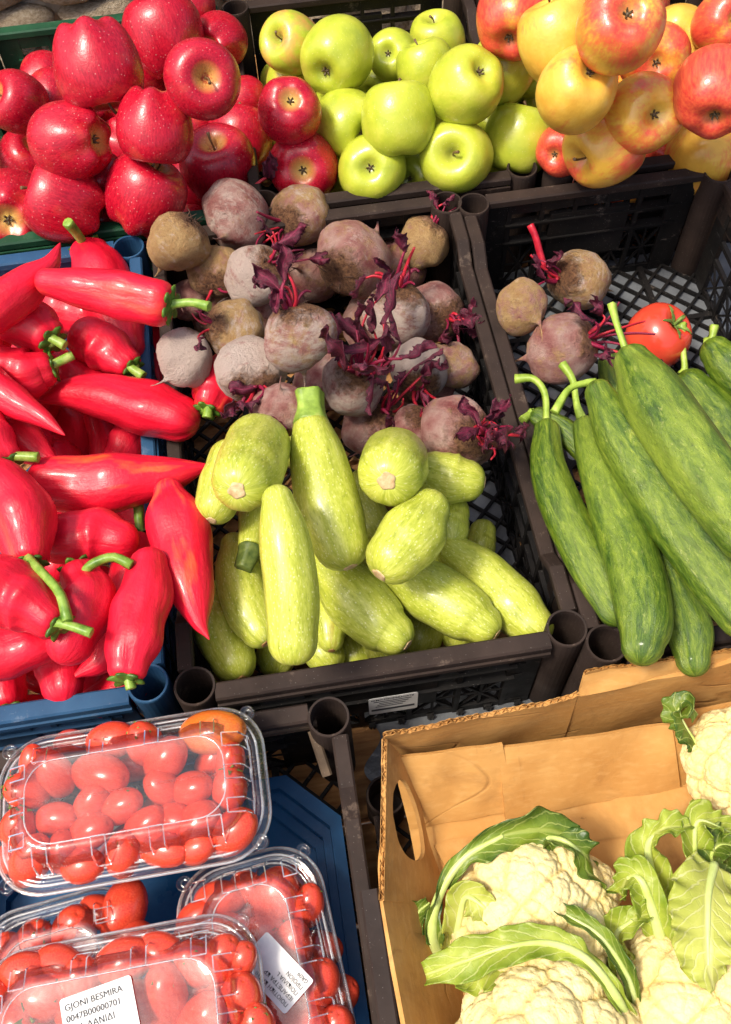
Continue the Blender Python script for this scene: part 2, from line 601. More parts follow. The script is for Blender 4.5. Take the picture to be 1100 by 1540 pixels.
MT = dict(
    red_apple=m_red_apple(), green_apple=m_green_apple(), yellow_apple=m_yellow_apple(), pepper=m_pepper(),
    zucchini=m_zucchini(), cucumber=m_cucumber(), beet=m_beet(), curd=m_curd(), card=m_cardboard(), clear=m_clear(), clear_rim=m_clear('thick_clear_plastic', .26, 0, .14),
    apple_stem=m_plain('apple_stem', [(.3, (.07, .035, .015)), (.7, (.2, .12, .05))], 200),
    calyx_dry=m_plain('dry_calyx', [(.3, (.03, .018, .01)), (.7, (.16, .11, .05))], 300),
    pep_green=m_plain('pepper_stem', [(.3, (.07, .16, .012)), (.5, (.2, .33, .04)), (.72, (.4, .47, .12))], 60, .4, bump=.3),
    pep_cap=m_plain('pepper_calyx', [(.3, (.02, .06, .006)), (.6, (.08, .17, .015)), (.8, (.2, .3, .05))], 90, .4, bump=.5),
    zuc_stem=m_plain('zucchini_stem', [(.3, (.1, .17, .015)), (.6, (.26, .38, .05)), (.8, (.42, .46, .1))], 70, .45, bump=.5),
    zuc_dark=m_plain('zucchini_dark_stem', [(.3, (.03, .06, .008)), (.7, (.16, .2, .04))], 90, .5, bump=.6),
    scar=m_plain('blossom_scar', [(.3, (.4, .25, .1)), (.7, (.68, .5, .28))], 160, .7, bump=.6),
    scar_dark=m_plain('dark_blossom_scar', [(.3, (.2, .09, .025)), (.7, (.46, .25, .09))], 160, .7, bump=.6),
    cuc_stem=m_plain('cucumber_stem', [(.3, (.16, .25, .02)), (.6, (.32, .44, .06)), (.8, (.5, .55, .15))], 80, .45, bump=.2),
    beet_stalk=m_plain('beet_stalk', [(.3, (.07, .004, .016)), (.55, (.26, .01, .045)), (.8, (.5, .06, .12))], 60, .35, bump=.35, bsc=120),
    beet_red=m_plain('fresh_beet_stalk', [(.3, (.28, .008, .02)), (.6, (.52, .02, .04)), (.8, (.6, .1, .08))], 60, .35, bump=.3),
    beet_leaf=m_leaf('beet_leaf', (.025, .004, .01), (.12, .016, .034), (.34, .03, .09), .45, .15, 6, .16),
    beet_hair=m_plain('beet_root_hair', [(.3, (.015, .008, .006)), (.7, (.12, .06, .035))], 90, .9, bump=0),
    tomato=m_plain('tomato_skin', [(.3, (.58, .04, .022)), (.6, (.72, .075, .035)), (.8, (.77, .14, .045))], 14, .2, .5, .04, 60, .001, .4),
    tomato_or=m_plain('orange_tomato_skin', [(.3, (.6, .1, .015)), (.7, (.72, .2, .03))], 14, .2, .5, .04, 60, .001, .4),
    tom_green=m_plain('tomato_calyx', [(.3, (.05, .1, .01)), (.7, (.22, .3, .06))], 90, .5, bump=.3),
    black=m_crate('black_crate_plastic', (.004, .004, .0045), (.012, .010, .009), .5),
    brown=m_crate('brown_crate_rim', (.017, .011, .009), (.042, .027, .021), .62, (.3, .22, .16), .45),
    worn=m_crate('worn_crate_plastic', (.03, .02, .015), (.2, .14, .09), .6, (.5, .38, .25), .8),
    blue=m_crate('blue_crate_plastic', (.012, .045, .105), (.03, .09, .18), .38, (.4, .45, .5), .3),
    green=m_crate('green_crate_plastic', (.008, .035, .018), (.02, .085, .04), .4, (.25, .27, .2), .35),
    tray=m_crate('blue_tray_plastic', (.003, .04, .115), (.006, .065, .165), .3, (.12, .25, .4), .12),
    paper=m_plain('label_paper', [(.3, (.62, .6, .57)), (.7, (.76, .75, .72))], 40, .6, bump=.1),
    ink=m_plain('label_ink', [(.3, (.02, .02, .022)), (.7, (.05, .05, .055))], 40, .6, bump=0),
    emboss=m_plain('embossed_plastic', [(.3, (.6, .55, .53)), (.7, (.75, .7, .68))], 40, .25, bump=0),
    cleaf=m_leaf('cauliflower_leaf', (.22, .31, .02), (.48, .54, .07), (.7, .71, .27), .4, .3),
    cleaf_dark=m_leaf('dark_cauliflower_leaf', (.035, .085, .008), (.2, .28, .025), (.48, .52, .14), .38, .2),
    cleaf_pale=m_leaf('pale_cauliflower_leaf', (.42, .47, .06), (.58, .6, .13), (.76, .74, .38), .4, .35),
    midrib=m_plain('leaf_midrib', [(.3, (.42, .52, .1)), (.7, (.62, .68, .28))], 30, .4, bump=.15),
    wood=m_plain('stall_wood', [(.3, (.2, .085, .03)), (.6, (.42, .21, .08)), (.8, (.55, .33, .15))], 3.0, .75, .2, .4, 40, .002, 0, (3, 30, 30), 7),
    sheet=m_plain('plastic_sheet', [(.3, (.07, .075, .085)), (.7, (.17, .18, .19))], 12, .28, .5, .5, 25, .006),
    stone=m_plain('wall_stone', [(.3, (.3, .22, .14)), (.55, (.5, .4, .28)), (.8, (.62, .55, .43))], 8, .9, .2, .8, 20, .02),
    mortar=m_plain('wall_mortar', [(.3, (.3, .25, .19)), (.7, (.42, .36, .28))], 20, .95, .1, .6, 60, .01),
)

TABLE = -0.180
FLOOR = -0.140            # top of the crate floors

# ------------------------------------------------------------------ the setting: stall planks, plastic sheets, stone wall
table = bpy.data.objects.new('table', None)
COL.objects.link(table)
table.location = (0, .35, TABLE-.02)
tag(table, 'wooden stall table of worn orange brown planks under the crates', 'table')
y = -.75
k = 0
while y < 1.50:
    wd = .11+.02*math.sin(k*2.3)
    v, f = box(-.75, .95, y-.35, y+wd-.006-.35, 0, .02+.0015*math.sin(k*5.1))
    mk('plank', v, f, MT['wood'], table, False)
    y += wd
    k += 1
for lx in (-.6, .8):
    for ly in (-.95, .85):
        v, f = box(lx-.03, lx+.03, ly-.03, ly+.03, -.6, -.001)
        mk('leg', v, f, MT['wood'], table, False)
g = np.array([(-8, -6, -.80), (8, -6, -.80), (8, 2.2, -.80), (-8, 2.2, -.80)])
struct(mk('ground', g, [(0, 1, 2, 3)], MT['mortar'], None, False))


def sheet(x0, x1, y0, y1, z, label, seed, n=46):
    rg = np.random.default_rng(seed)
    us, vs = np.linspace(0, 1, n), np.linspace(0, 1, n)
    U, Vv = np.meshgrid(us, vs, indexing='ij')
    X = x0+(x1-x0)*U+.012*np.sin(9*Vv+seed)
    Y = y0+(y1-y0)*Vv+.012*np.sin(8*U+seed*2)
    Z = np.zeros_like(X)
    for i in range(22):
        a = rg.uniform(0, 6.28)
        fr = rg.uniform(20, 120)
        Z += np.abs(np.sin((X*math.cos(a)+Y*math.sin(a))*fr+rg.uniform(0, 6)))*.05/fr
    Z = z+(Z-Z.min())*.45
    V = np.stack([X, Y, Z], -1).reshape(-1, 3)
    o0 = np.array([(x0+x1)/2, (y0+y1)/2, z])
    o = mk('plastic_sheet', V-o0, grid_faces(n, n, False), MT['sheet'], None, True, None, o0)
    return tag(o, label, 'plastic sheet')


sheet(0.0291, 0.3085, 0.2680, 0.3743, TABLE+.004, 'crumpled grey plastic sheet showing between the zucchini crate and the cardboard box', 3)
sheet(0.2586, 0.6677, 0.6462, 0.9914, TABLE+.004, 'crumpled grey plastic sheet under the floor of the cucumber crate', 5)
sheet(0.1488, 0.2516, 0.4684, 0.8241, TABLE+.0045, 'narrow strip of pale plastic under the beet crate', 8)

wall = bpy.data.objects.new('stone_wall', None)
COL.objects.link(wall)
wall.location = (0.1, 1.60, -.80)
tag(wall, 'rough beige stone wall behind the apple crates', 'wall')
v, f = box(-1.6, 1.6, .05, .25, 0, 1.25)
mk('mortar', v, f, MT['mortar'], wall, False)
stones = []
for i in range(5):
    V, Fc = revolve([(0, 1), (.5, .98), (.85, .8), (1, .3), (1, -.3), (.85, -.8), (.5, -.98), (0, -1)], 14, 10)
    Vn = np.sign(V)*np.abs(V)**.75
    Vn = Vn*(1+.09*np.sin(V[:, [1]]*4+i)+.07*np.sin(V[:, [0]]*5+i*2)+.05*np.sin(V[:, [2]]*7+i*3))
    stones.append(mk('stone', Vn, Fc, MT['stone'], None, True, link=False))
z = .04
row = 0
while z < 1.2:
    hh = .075+.015*math.sin(row*2.1)
    x = -1.55+(row % 2)*.07
    while x < 1.5:
        ww = .12+.05*random.random()
        s_ = ob('stone', stones[random.randrange(5)], wall, (x+ww/2, .055+.01*random.random(), z+hh/2))
        s_.scale = (ww/2*.93, .045, hh/2*.92)
        s_.rotation_euler = (0, random.uniform(-.06, .06), 0)
        x += ww
    z += hh
    row += 1

# ------------------------------------------------------------------ crates
def wall_mesh(L, H, plate=None, louvres=True, seed=0):
    """lattice wall in the plane y = 0, u along x, height from -H to 0"""
    P = []
    n = max(3, int(round(L/.052)))
    xs = np.linspace(-L/2+.035, L/2-.035, n)
    P.append(box(-L/2+.004, L/2-.004, -.0022, .0022, -H, -H+.014))
    P.append(box(-L/2+.004, L/2-.004, -.0024, .0024, -.028, -.006))
    for s_ in (-1, 1):
        a, b = sorted((s_*(L/2-.004), s_*(L/2-.036)))
        P.append(box(a, b, -.0018, .0018, -H+.002, -.004))
    for i, x in enumerate(xs):
        P.append(box(x-.003, x+.003, -.0034, .0034, -H+.002, -.008))
    zs = (-.050, -.082) if H > .12 else (-.038,)
    for q, zz in enumerate(zs):
        P.append(box(-L/2+.02, L/2-.02, -.0029+.0002*q, .0029, zz-.0035, zz+.0035))
        if louvres:
            P.append(box(-L/2+.03, L/2-.03, -.0075, .0068, zz+.0036, zz+.006))
    top, bot = (-.086 if H > .12 else -.03), -H+.012
    for i in range(n-1):
        a, b = xs[i]+.002, xs[i+1]-.002
        mid, mz = (a+b)/2, (top+bot)/2
        P.append(bar((a, 0, top), (b, 0, bot), .0030, .0032, (0, 1, 0)))
        P.append(bar((a, .0, bot), (b, .0, top), .0030, .0026, (0, 1, 0)))
        P.append(bar((mid, 0, top), (mid, 0, bot), .0030, .0020, (0, 1, 0)))
        P.append(bar((a, 0, mz), (b, 0, mz), .0030, .0014, (0, 1, 0)))
    for x in np.arange(-L/2+.01, L/2-.01, .0165):
        P.append(box(x-.0008, x+.0008, -.0042, .0025, -.0275, -.0065))
    if plate:
        P.append(box(plate[0], plate[1], -.0040, .0040, -.118, -.036))
    return join(P)


def crate(label, x0, x1, y0, y1, base, rim, H=.175, zt=0.0, rotz=0.0, cat='crate', dip=.02, name='plastic_crate', plate=True, tubes=True):
    L, Dp = x1-x0, y1-y0
    root = bpy.data.objects.new(name, None)
    COL.objects.link(root)
    root.location = ((x0+x1)/2, (y0+y1)/2, zt-H)
    root.rotation_euler = (0, 0, rotz)
    tag(root, label, cat, 'stacking crates on the stall')
    a, b = L/2, Dp/2
    # floor lattice of diagonal bars
    P = []
    sp = .0235
    for q, sg in enumerate((1, -1)):
        c = -(a+b)
        while c < a+b:
            # line u + sg*v = c
            pts = []
            for u in (-a+.006, a-.006):
                vv = (c-u)*sg
                if -b+.006 <= vv <= b-.006:
                    pts.append((u, vv))
            for vv in (-b+.006, b-.006):
                u = c-sg*vv
                if -a+.006 < u < a-.006:
                    pts.append((u, vv))
            if len(pts) >= 2:
                p, r_ = pts[0], max(pts[1:], key=lambda t: (t[0]-pts[0][0])**2+(t[1]-pts[0][1])**2)
                if math.hypot(p[0]-r_[0], p[1]-r_[1]) > .02:
                    P.append(bar((*p, .0055+.0007*q), (*r_, .0055+.0007*q), .0036, .0055))
            c += sp*1.4142
    for u in np.linspace(-a+.09, a-.09, 2):
        P.append(box(u-.004, u+.004, -b+.008, b-.008, .0005, .0098))
    for vv in np.linspace(-b+.12, b-.12, 3):
        P.append(box(-a+.008, a-.008, vv-.004, vv+.004, .0008, .0094))
    V, Fc, _ = join(P)
    mk('floor_grid', V, Fc, base, root, False)
    for nm, ang, ln, off in (('front_wall', 0, L, (0, -b+.0135)), ('back_wall', math.pi, L, (0, b-.0135)), ('side_wall', math.pi/2, Dp, (a-.0135, 0)), ('side_wall', -math.pi/2, Dp, (-a+.0135, 0))):
        pl = (-.055, .055) if (plate and nm in ('front_wall', 'back_wall')) else None
        hh = H-.004 if nm != 'side_wall' else H-.004-dip
        V, Fc, _ = wall_mesh(ln-.078, hh, pl, nm != 'side_wall')
        o = mk(nm, V, Fc, base, root, False, None, (off[0], off[1], H-.004-(dip if nm == 'side_wall' else 0)))
        o.rotation_euler = (0, 0, ang)
        # the rim that caps this wall
        h2 = ln/2-.0405
        if nm == 'side_wall':
            pts = [(-h2, 0, -.006), (-h2+.05, 0, -.006), (-h2+.075, 0, -.006-dip), (h2-.075, 0, -.006-dip), (h2-.05, 0, -.006), (h2, 0, -.006)]
            V, Fc = rib(pts, .016, .012)
            # skirt panel under the raised corner
            for s_ in (-1, 1):
                v2, f2 = box(*sorted((s_*h2, s_*(h2-.052))), -.0024, .0024, -.034-dip, -.0115)
                V, Fc, _ = join([(V, Fc), (v2, f2)])
        else:
            V, Fc = rib([(-h2, 0, -.006), (0, 0, -.006), (h2, 0, -.006)], .019, .012)
            v2, f2 = box(-h2, h2, -.0115, -.0085, -.019, -.0125)
            V, Fc, _ = join([(V, Fc), (v2, f2)])
        o = mk('rim', V, Fc, rim, root, False, None, (off[0], off[1], H))
        o.rotation_euler = (0, 0, ang)
    if tubes:
        ro, ri = .0205, .0172
        prof = [(ri, .012-H), (ri, -.004), (ri+.0006, .0008), (ro-.0006, .0010), (ro, -.001), (ro, -H)]
        th = np.linspace(0, 2*math.pi, 28, endpoint=False)
        V = np.concatenate([np.stack([r_*np.cos(th), r_*np.sin(th), np.full(28, z_)], 1) for r_, z_ in prof])
        Fc = [tuple(reversed(q)) for q in grid_faces(len(prof), 28)]
        Fc.append(tuple(range(28)))
        me = mk('corner_post', V, [tuple(reversed(q)) for q in Fc], rim if rim is not MT['brown'] else MT['brown'], None, False, link=False)
        for sx in (-1, 1):
            for sy in (-1, 1):
                ob('corner_post', me, root, (sx*(a-.0215), sy*(b-.0215), H+.0005))
    return root


crate('black plastic crate holding the beetroots and pale zucchini', -0.1565, 0.2551, 0.3241, 0.9736, MT['black'], MT['brown'])
crate('black plastic crate holding cucumbers, three beetroots and a tomato', 0.2461, 0.6188, 0.3021, 0.9642, MT['black'], MT['brown'])
crate('blue plastic crate full of long red peppers', -0.5646, -0.1585, 0.3346, 0.9673, MT['blue'], MT['blue'])
crate('green plastic crate heaped with dark red apples', -0.4149, -0.0268, 0.9762, 1.4516, MT['green'], MT['green'])
crate('black plastic crate heaped with green apples beside the stone wall', -0.0233, 0.3668, 0.9768, 1.4464, MT['black'], MT['brown'])
crate('black plastic crate heaped with yellow and red blushed apples', 0.3723, 0.7774, 0.9673, 1.4464, MT['black'], MT['brown'])
crate('brown rimmed crate holding the punnets of small tomatoes', -0.4099, 0.0101, -0.3265, 0.3199, MT['black'], MT['brown'], zt=-.012, H=.168)
crate('low black crate under the cardboard box of cauliflowers', 0.0125, 0.4681, -0.3160, 0.2620, MT['black'], MT['brown'], zt=-.1115, H=.0685, dip=.0, plate=False)

tc_ = [o for o in bpy.data.objects if o.get('label', '').startswith('brown rimmed crate')][0]
q0 = np.array(tc_.location)
P = [bar((-0.0875, 0.3038, -0.0450), (-0.0240, 0.3043, -0.0450), .007, .012, ch=.002), bar((-0.0294, 0.2986, -0.0455), (-0.0213, 0.2557, -0.0600), .010, .012, ch=.002), bar((-0.0865, 0.3086, -0.0780), (-0.0273, 0.3091, -0.0780), .006, .006, ch=.001), bar((-0.0859, 0.3116, -0.0980), (-0.0269, 0.3120, -0.0980), .006, .006, ch=.001)]
V, Fc, _ = join(P)
mk('corner_bracket', V-q0, Fc, MT['worn'], tc_, False)
v, f = bar((0.0024, 0.1359, -0.0035), (0.0013, -0.2974, -0.0035), .017, .012, ch=.002)
mk('side_grip', np.array(v)-q0, f, MT['brown'], tc_, False)

# ------------------------------------------------------------------ resting the produce: slide each piece down its line of sight until it touches
PLACED = np.zeros((0, 4))


def spheres_at(sp, d, ax, ay):
    """sp rows: px, py, r, height offset (all in photograph pixels); returns world spheres for view depth d"""
    out = []
    for px, py, r, zw in sp:
        dx, dy = px-ax, ay-py
        dzc = (zw-M[2, 0]*dx-M[2, 1]*dy)/M[2, 2]
        di = d*(1-dzc/F)
        p = CAM+M @ np.array([(px-550)/F*di, (770-py)/F*di, -di])
        out.append((*p, r*di/F))
    return np.array(out)


def settle(sp, zlow, slack=.95, top=.30, keep=True, tight=None):
    """zlow: no sphere may have its centre lower than zlow"""
    global PLACED
    sp = [(*q, 0.0) if len(q) == 3 else q for q in sp]
    ax, ay = np.mean([q[0] for q in sp]), np.mean([q[1] for q in sp])
    # sample between control points so that the proxies are dense
    dense = []
    for i in range(len(sp)-1):
        a, b = np.array(sp[i]), np.array(sp[i+1])
        n = max(1, int(np.hypot(*(b-a)[:2])/(.5*min(a[2], b[2])+1)))
        for t in range(n):
            dense.append(a+(b-a)*t/n)
    dense.append(np.array(sp[-1]))

    def ok(d):
        w_ = spheres_at(dense, d, ax, ay)
        if (w_[:, 2] < zlow).any() or (w_[:, 2]-w_[:, 3] < FLOOR).any():
            return False
        if len(PLACED):
            dd = np.linalg.norm(PLACED[None, :, :3]-w_[:, None, :3], axis=2)-(PLACED[None, :, 3]+w_[:, None, 3])*slack
            if (dd < 0).any():
                return False
        return True
    d0, d1 = D(W(ax, ay, top)), D(W(ax, ay, -.2))
    lo = d0
    d = d0
    while d < d1:
        if not ok(d):
            break
        lo = d
        d += .004
    hi = min(d, d1)
    for _ in range(9):
        m = (lo+hi)/2
        if ok(m):
            lo = m
        else:
            hi = m
    w_ = spheres_at(dense, lo, ax, ay)
    if keep:
        PLACED = np.vstack([PLACED, w_])
    return spheres_at(sp, lo, ax, ay)


def rot_to(axis, spin):
    q = Vector((0, 0, 1)).rotation_difference(Vector(axis))
    return q.to_matrix().to_4x4() @ Matrix.Rotation(spin, 4, 'Z')


# ------------------------------------------------------------------ apples
def apple_fn(seed, lob, asym=.04):
    rg = np.random.default_rng(seed)
    p = rg.uniform(0, 6.28, 6)

    def fn(th, r, z):
        w_ = np.clip((.1-z)/1.0, 0, 1)
        wt = np.clip((z-.4)/.6, 0, 1)
        k = 1+lob*np.cos(5*th+p[0])*(w_**1.2)+lob*.35*np.cos(5*th+p[0])*wt
        k = k+asym*(np.sin(th+p[1])*.8+np.sin(2*th+p[2]+z)*.6+np.sin(3*th+p[3]-z*2)*.3)
        zz = z+lob*.9*np.cos(5*th+p[0])*(-1)*(w_**2)*np.clip(r*1.6, 0, 1)+asym*.9*np.sin(th+p[4])*r
        return r*k, zz
    return fn


P_RED = [(0, .60), (.09, .63), (.2, .76), (.36, .9), (.58, .95), (.82, .8), (.98, .42), (1, .02), (.93, -.38), (.8, -.72), (.62, -.98), (.46, -1.06), (.3, -.98), (.16, -.88), (0, -.86)]
P_ROUND = [(0, .50), (.08, .54), (.2, .70), (.38, .84), (.6, .87), (.84, .68), (.99, .28), (1.0, -.12), (.92, -.5), (.74, -.78), (.52, -.9), (.34, -.89), (.2, -.8), (.1, -.74), (0, -.73)]
APPLE_ME = {}
for kind, prof, lob, mt in (('red', [(a_, b_*.88) for a_, b_ in P_RED], .065, 'red_apple'), ('red_round', P_ROUND, .03, 'red_apple'), ('green', P_ROUND, .018, 'green_apple'), ('yellow', P_ROUND, .03, 'yellow_apple')):
    for i in range(4):
        V, Fc = revolve(prof, 40, 40, apple_fn(7*i+hash(len(kind)) % 5, lob, .035))
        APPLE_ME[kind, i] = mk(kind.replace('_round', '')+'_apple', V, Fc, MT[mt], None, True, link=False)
st_me = []
for i in range(3):
    V, Fc, T, _ = tube([(0, 0, .5), (.01, .02*i, .68), (.03*i, .06, .86), (.09+.04*i, .1, 1.0)], [.03, .026, .03, .045], 8, 8, FLAT, FLAT)
    st_me.append(mk('stem', V, Fc, MT['apple_stem'], None, True, link=False))
cal_me = {}
for kind, zc in (('red', -.74), ('round', -.71)):
    P = []
    for i in range(5):
        a = i*1.2566
        pts = [(math.cos(a)*q, math.sin(a)*q, zc-h_) for q, h_ in ((.01, .0), (.07, .03), (.11, .09), (.09, .14))]
        P.append(tube(pts, [.028, .03, .02, .006], 6, 5)[:3])
    P.append(tube([(0, 0, zc), (0, 0, zc-.03)], [.07, .05], 8, 3)[:3])
    V, Fc, T = join(P)
    cal_me[kind] = mk('calyx', V, Fc, MT['calyx_dry'], None, True, link=False)
acount = 0


def apple(kind, px, py, r, pole, which, label, group, zlow, blush=.3, kindcat='apple'):
    """pole: where on the disc (in radii, right and up) the stem hollow ('s') or the blossom end ('c') shows; 'n' neither"""
    global acount
    acount += 1
    front = {(96, 302): .032, (221, 292): .034, (18, 318): .015, (330, 250): .045, (560, 253): .005, (685, 236): .015, (782, 209): .02, (911, 222): .06, (1058, 234): -.01, (632, 270): -.05, (748, 264): -.05}
    s4 = settle([(px, py, r)], zlow, .93, front.get((px, py), .3))[0]
    dx, dy = pole
    n = math.hypot(dx, dy)
    if which == 'b' or n >= 1:
        ax = nrm(M @ np.array([dx, dy, .12 if n >= 1 else -math.sqrt(max(0, 1-n*n))]))
    else:
        ax = nrm(M @ np.array([dx, dy, math.sqrt(1-n*n)]))
    if which == 'c':
        ax = -ax
    i = (acount*7+int(px)) % 4
    o = ob('apple', APPLE_ME[kind, i])
    o.name = {'red': 'red_apple', 'red_round': 'red_apple', 'green': 'green_apple', 'yellow': 'yellow_apple'}[kind]
    mw = Matrix.Translation(Vector(s4[:3])) @ rot_to(ax, px*.37+py) @ Matrix.Scale(s4[3], 4)
    o.matrix_world = mw
    o['blush'] = float(blush)
    ob('stem', st_me[acount % 3], o)
    ob('calyx', cal_me['red' if kind == 'red' else 'round'], o)
    return tag(o, label, kindcat, group)


GR, GG, GY = 'red apples heaped in the green crate', 'green apples heaped in the black crate', 'yellow red apples heaped in the crate by the wall'


def fillers(kind, x0, x1, y0, y1, r, nx, ny, label, group, rows=None):
    global PLACED
    for i in range(nx):
        for j in range(ny):
            if rows and j not in rows:
                continue
            x = x0+r+(x1-x0-2*r)*(i+.5*(j % 2)*.4)/max(1, nx-1+.2)
            yv = y0+r+(y1-y0-2*r)*j/max(1, ny-1)
            o = ob('apple', APPLE_ME[kind, (i+j) % 4])
            o.name = kind+'_apple'
            rr = r*.93
            p = np.array([x, yv, FLOOR+rr])
            o.matrix_world = Matrix.Translation(Vector(p)) @ rot_to(nrm(rng.normal(size=3)), i*2.0) @ Matrix.Scale(rr, 4)
            o['blush'] = .5
            ob('stem', st_me[0], o)
            ob('calyx', cal_me['red' if kind == 'red' else 'round'], o)
            tag(o, label, 'apple', group)
            PLACED = np.vstack([PLACED, [*p, rr]])


fillers('red', -0.3949, -0.0527, 1.0019, 1.4098, .047, 4, 4, 'red apple low in the green crate, buried under the heap', GR)
fillers('green', 0.0012, 0.3384, 1.0071, 1.4098, .042, 4, 4, 'green apple low in the black crate, buried under the heap', GG)
fillers('yellow', 0.3983, 0.7475, 1.0019, 1.4098, .045, 4, 4, 'yellow apple low in the crate, buried under the heap', GY)

hid = 'dark red apple mostly hidden deep between other red apples'
for a in [
    ('red', 285, 14, 38, (.2, .9), 'n', 'red apple at the very top of the heap against the green back wall', .02),
    ('red', 330, 62, 41, (.3, .6), 'b', 'plain dark red apple tucked behind the one with a long stem', .01),
    ('red', 68, 118, 36, (0, .9), 'b', hid, -.02), ('red', 80, 145, 38, (0, .9), 'b', hid, -.02),
    ('red', 365, 150, 34, (.9, .1), 'b', hid, -.03), ('red', 285, 205, 34, (.5, .5), 'b', hid, -.05), ('red', 205, 130, 40, (.5, .5), 'b', hid, -.04),
    ('red', 160, 335, 34, (.5, .5), 'b', hid, -.07), ('red', 150, 270, 40, (.5, .5), 'b', hid, -.07),
    ('red', 25, 155, 45, (-.55, .05), 's', 'red apple at the green crate side with its stem hollow showing', -.03),
    ('red', 18, 318, 62, (-.2, .5), 'b', 'red apple at the front rim, half covered by its bumpy neighbour', -.05),
    ('red', 362, 208, 50, (.1, 1.0), 's', 'red apple beside the crate divider with yellowish streaks near its top', -.04),
    ('red', 105, 214, 58, (.93, -.05), 'c', 'long red apple lying on its side with blossom end turned sideways', -.03),
    ('red', 96, 302, 61, (-.9, .25), 's', 'large red apple at the front rim with a dimple on its flank', -.05),
    ('red', 221, 292, 60, (.5, .72), 's', 'red apple at the front rim with a yellow orange streaked shoulder', -.05),
    ('red', 330, 250, 56, (-.08, .48), 's', 'streaked red apple with green stem hollow and short upright stem', -.05),
    ('red', 236, 192, 57, (.1, .92), 'c', 'tapered red apple with its knobbly narrow end pointing up', -.01),
    ('red', 247, 52, 58, (-.25, .93), 's', 'tall red apple with a creased side near the back of the heap', .03),
    ('red', 304, 118, 57, (.3, -.35), 's', 'red apple showing a deep stem hollow with a long thin stem', .02),
    ('red', 146, 102, 66, (-.2, .93), 'c', 'biggest red apple, crown of five bumps pointing up, on top of the heap', .05),
]:
    apple(*a[:7], GR, a[7])
for a in [
    ('green', 445, 128, 44, (.1, .9), 'b', 'yellowish green apple behind the red one with a yellow blossom end', -.01, .3),
    ('green', 500, 172, 38, (.5, .5), 'b', 'green apple wedged low between bigger green ones', -.03, 0), ('green', 572, 135, 36, (.5, .5), 'b', 'green apple wedged low between bigger green ones', -.03, 0),
    ('green', 630, 262, 36, (.5, .5), 'b', 'green apple wedged low between bigger green ones', -.07, 0), ('green', 735, 195, 36, (.5, .5), 'b', 'green apple wedged low between bigger green ones', -.05, 0),
    ('green', 632, 270, 34, (.5, .5), 'b', 'green apple peeping over the front rim of its crate', -.08, 0), ('green', 748, 264, 32, (.5, .5), 'b', 'green apple peeping over the front rim of its crate', -.08, 0),
    ('green', 797, 150, 36, (.5, .5), 'b', 'green apple beside the crate of yellow apples', -.03, .0), ('green', 815, 205, 33, (.5, .5), 'b', 'green apple beside the crate of yellow apples', -.05, .0),
    ('green', 505, 265, 32, (.5, .5), 'b', 'green apple wedged low between bigger green ones', -.06, 0),
    ('green', 800, 112, 34, (.5, .5), 'b', 'green apple beside the crate of yellow apples', -.01, .0),
    ('green', 657, 62, 42, (-.2, .6), 'n', 'green apple at the back touching the crate wall', .0, .1),
    ('green', 592, 84, 38, (.3, .3), 'b', 'small green apple at the back between two bigger ones', .0, 0),
    ('green', 640, 104, 43, (-.3, .8), 's', 'green apple with thin brown stem in the middle of the heap', .0, .0),
    ('green', 438, 64, 44, (-.55, -.2), 's', 'green apple with an orange blush and stem hollow by the divider', .02, 1.0),
    ('green', 508, 86, 54, (.4, .75), 'b', 'big smooth green apple at the back of the heap', .02, 0),
    ('green', 756, 103, 50, (.5, .6), 's', 'green apple behind the sunlit one, next to the yellow apples', .01, .1),
    ('green', 526, 186, 50, (-.5, .6), 'b', 'green apple with no hollow visible beside the lone red ones', -.02, .0),
    ('green', 600, 180, 57, (-.05, .95), 's', 'tall green apple with its dented top turned up', -.01, .0),
    ('green', 560, 253, 51, (-.08, -.32), 'c', 'green apple at the front rim with its blossom end facing out', -.04, .0),
    ('green', 685, 236, 54, (-.2, -.25), 's', 'green apple at the front rim with a stem hollow facing out', -.04, .05),
    ('green', 782, 209, 52, (.2, .9), 's', 'bright green apple at the front rim near the corner post', -.03, .0),
    ('green', 701, 131, 54, (.4, .15), 'c', 'sunlit pale green apple on top with a small brown blossom end', .03, .1),
    ('red_round', 458, 252, 52, (0, -.42), 'c', 'red apple in the green apple crate, blossom end down towards the beetroots', -.04, 0),
    ('red_round', 436, 166, 47, (.1, -.03), 'c', 'red apple in the green apple crate with yellow star at blossom end', .0, 0),
]:
    apple(*a[:7], GG, a[7], a[8])
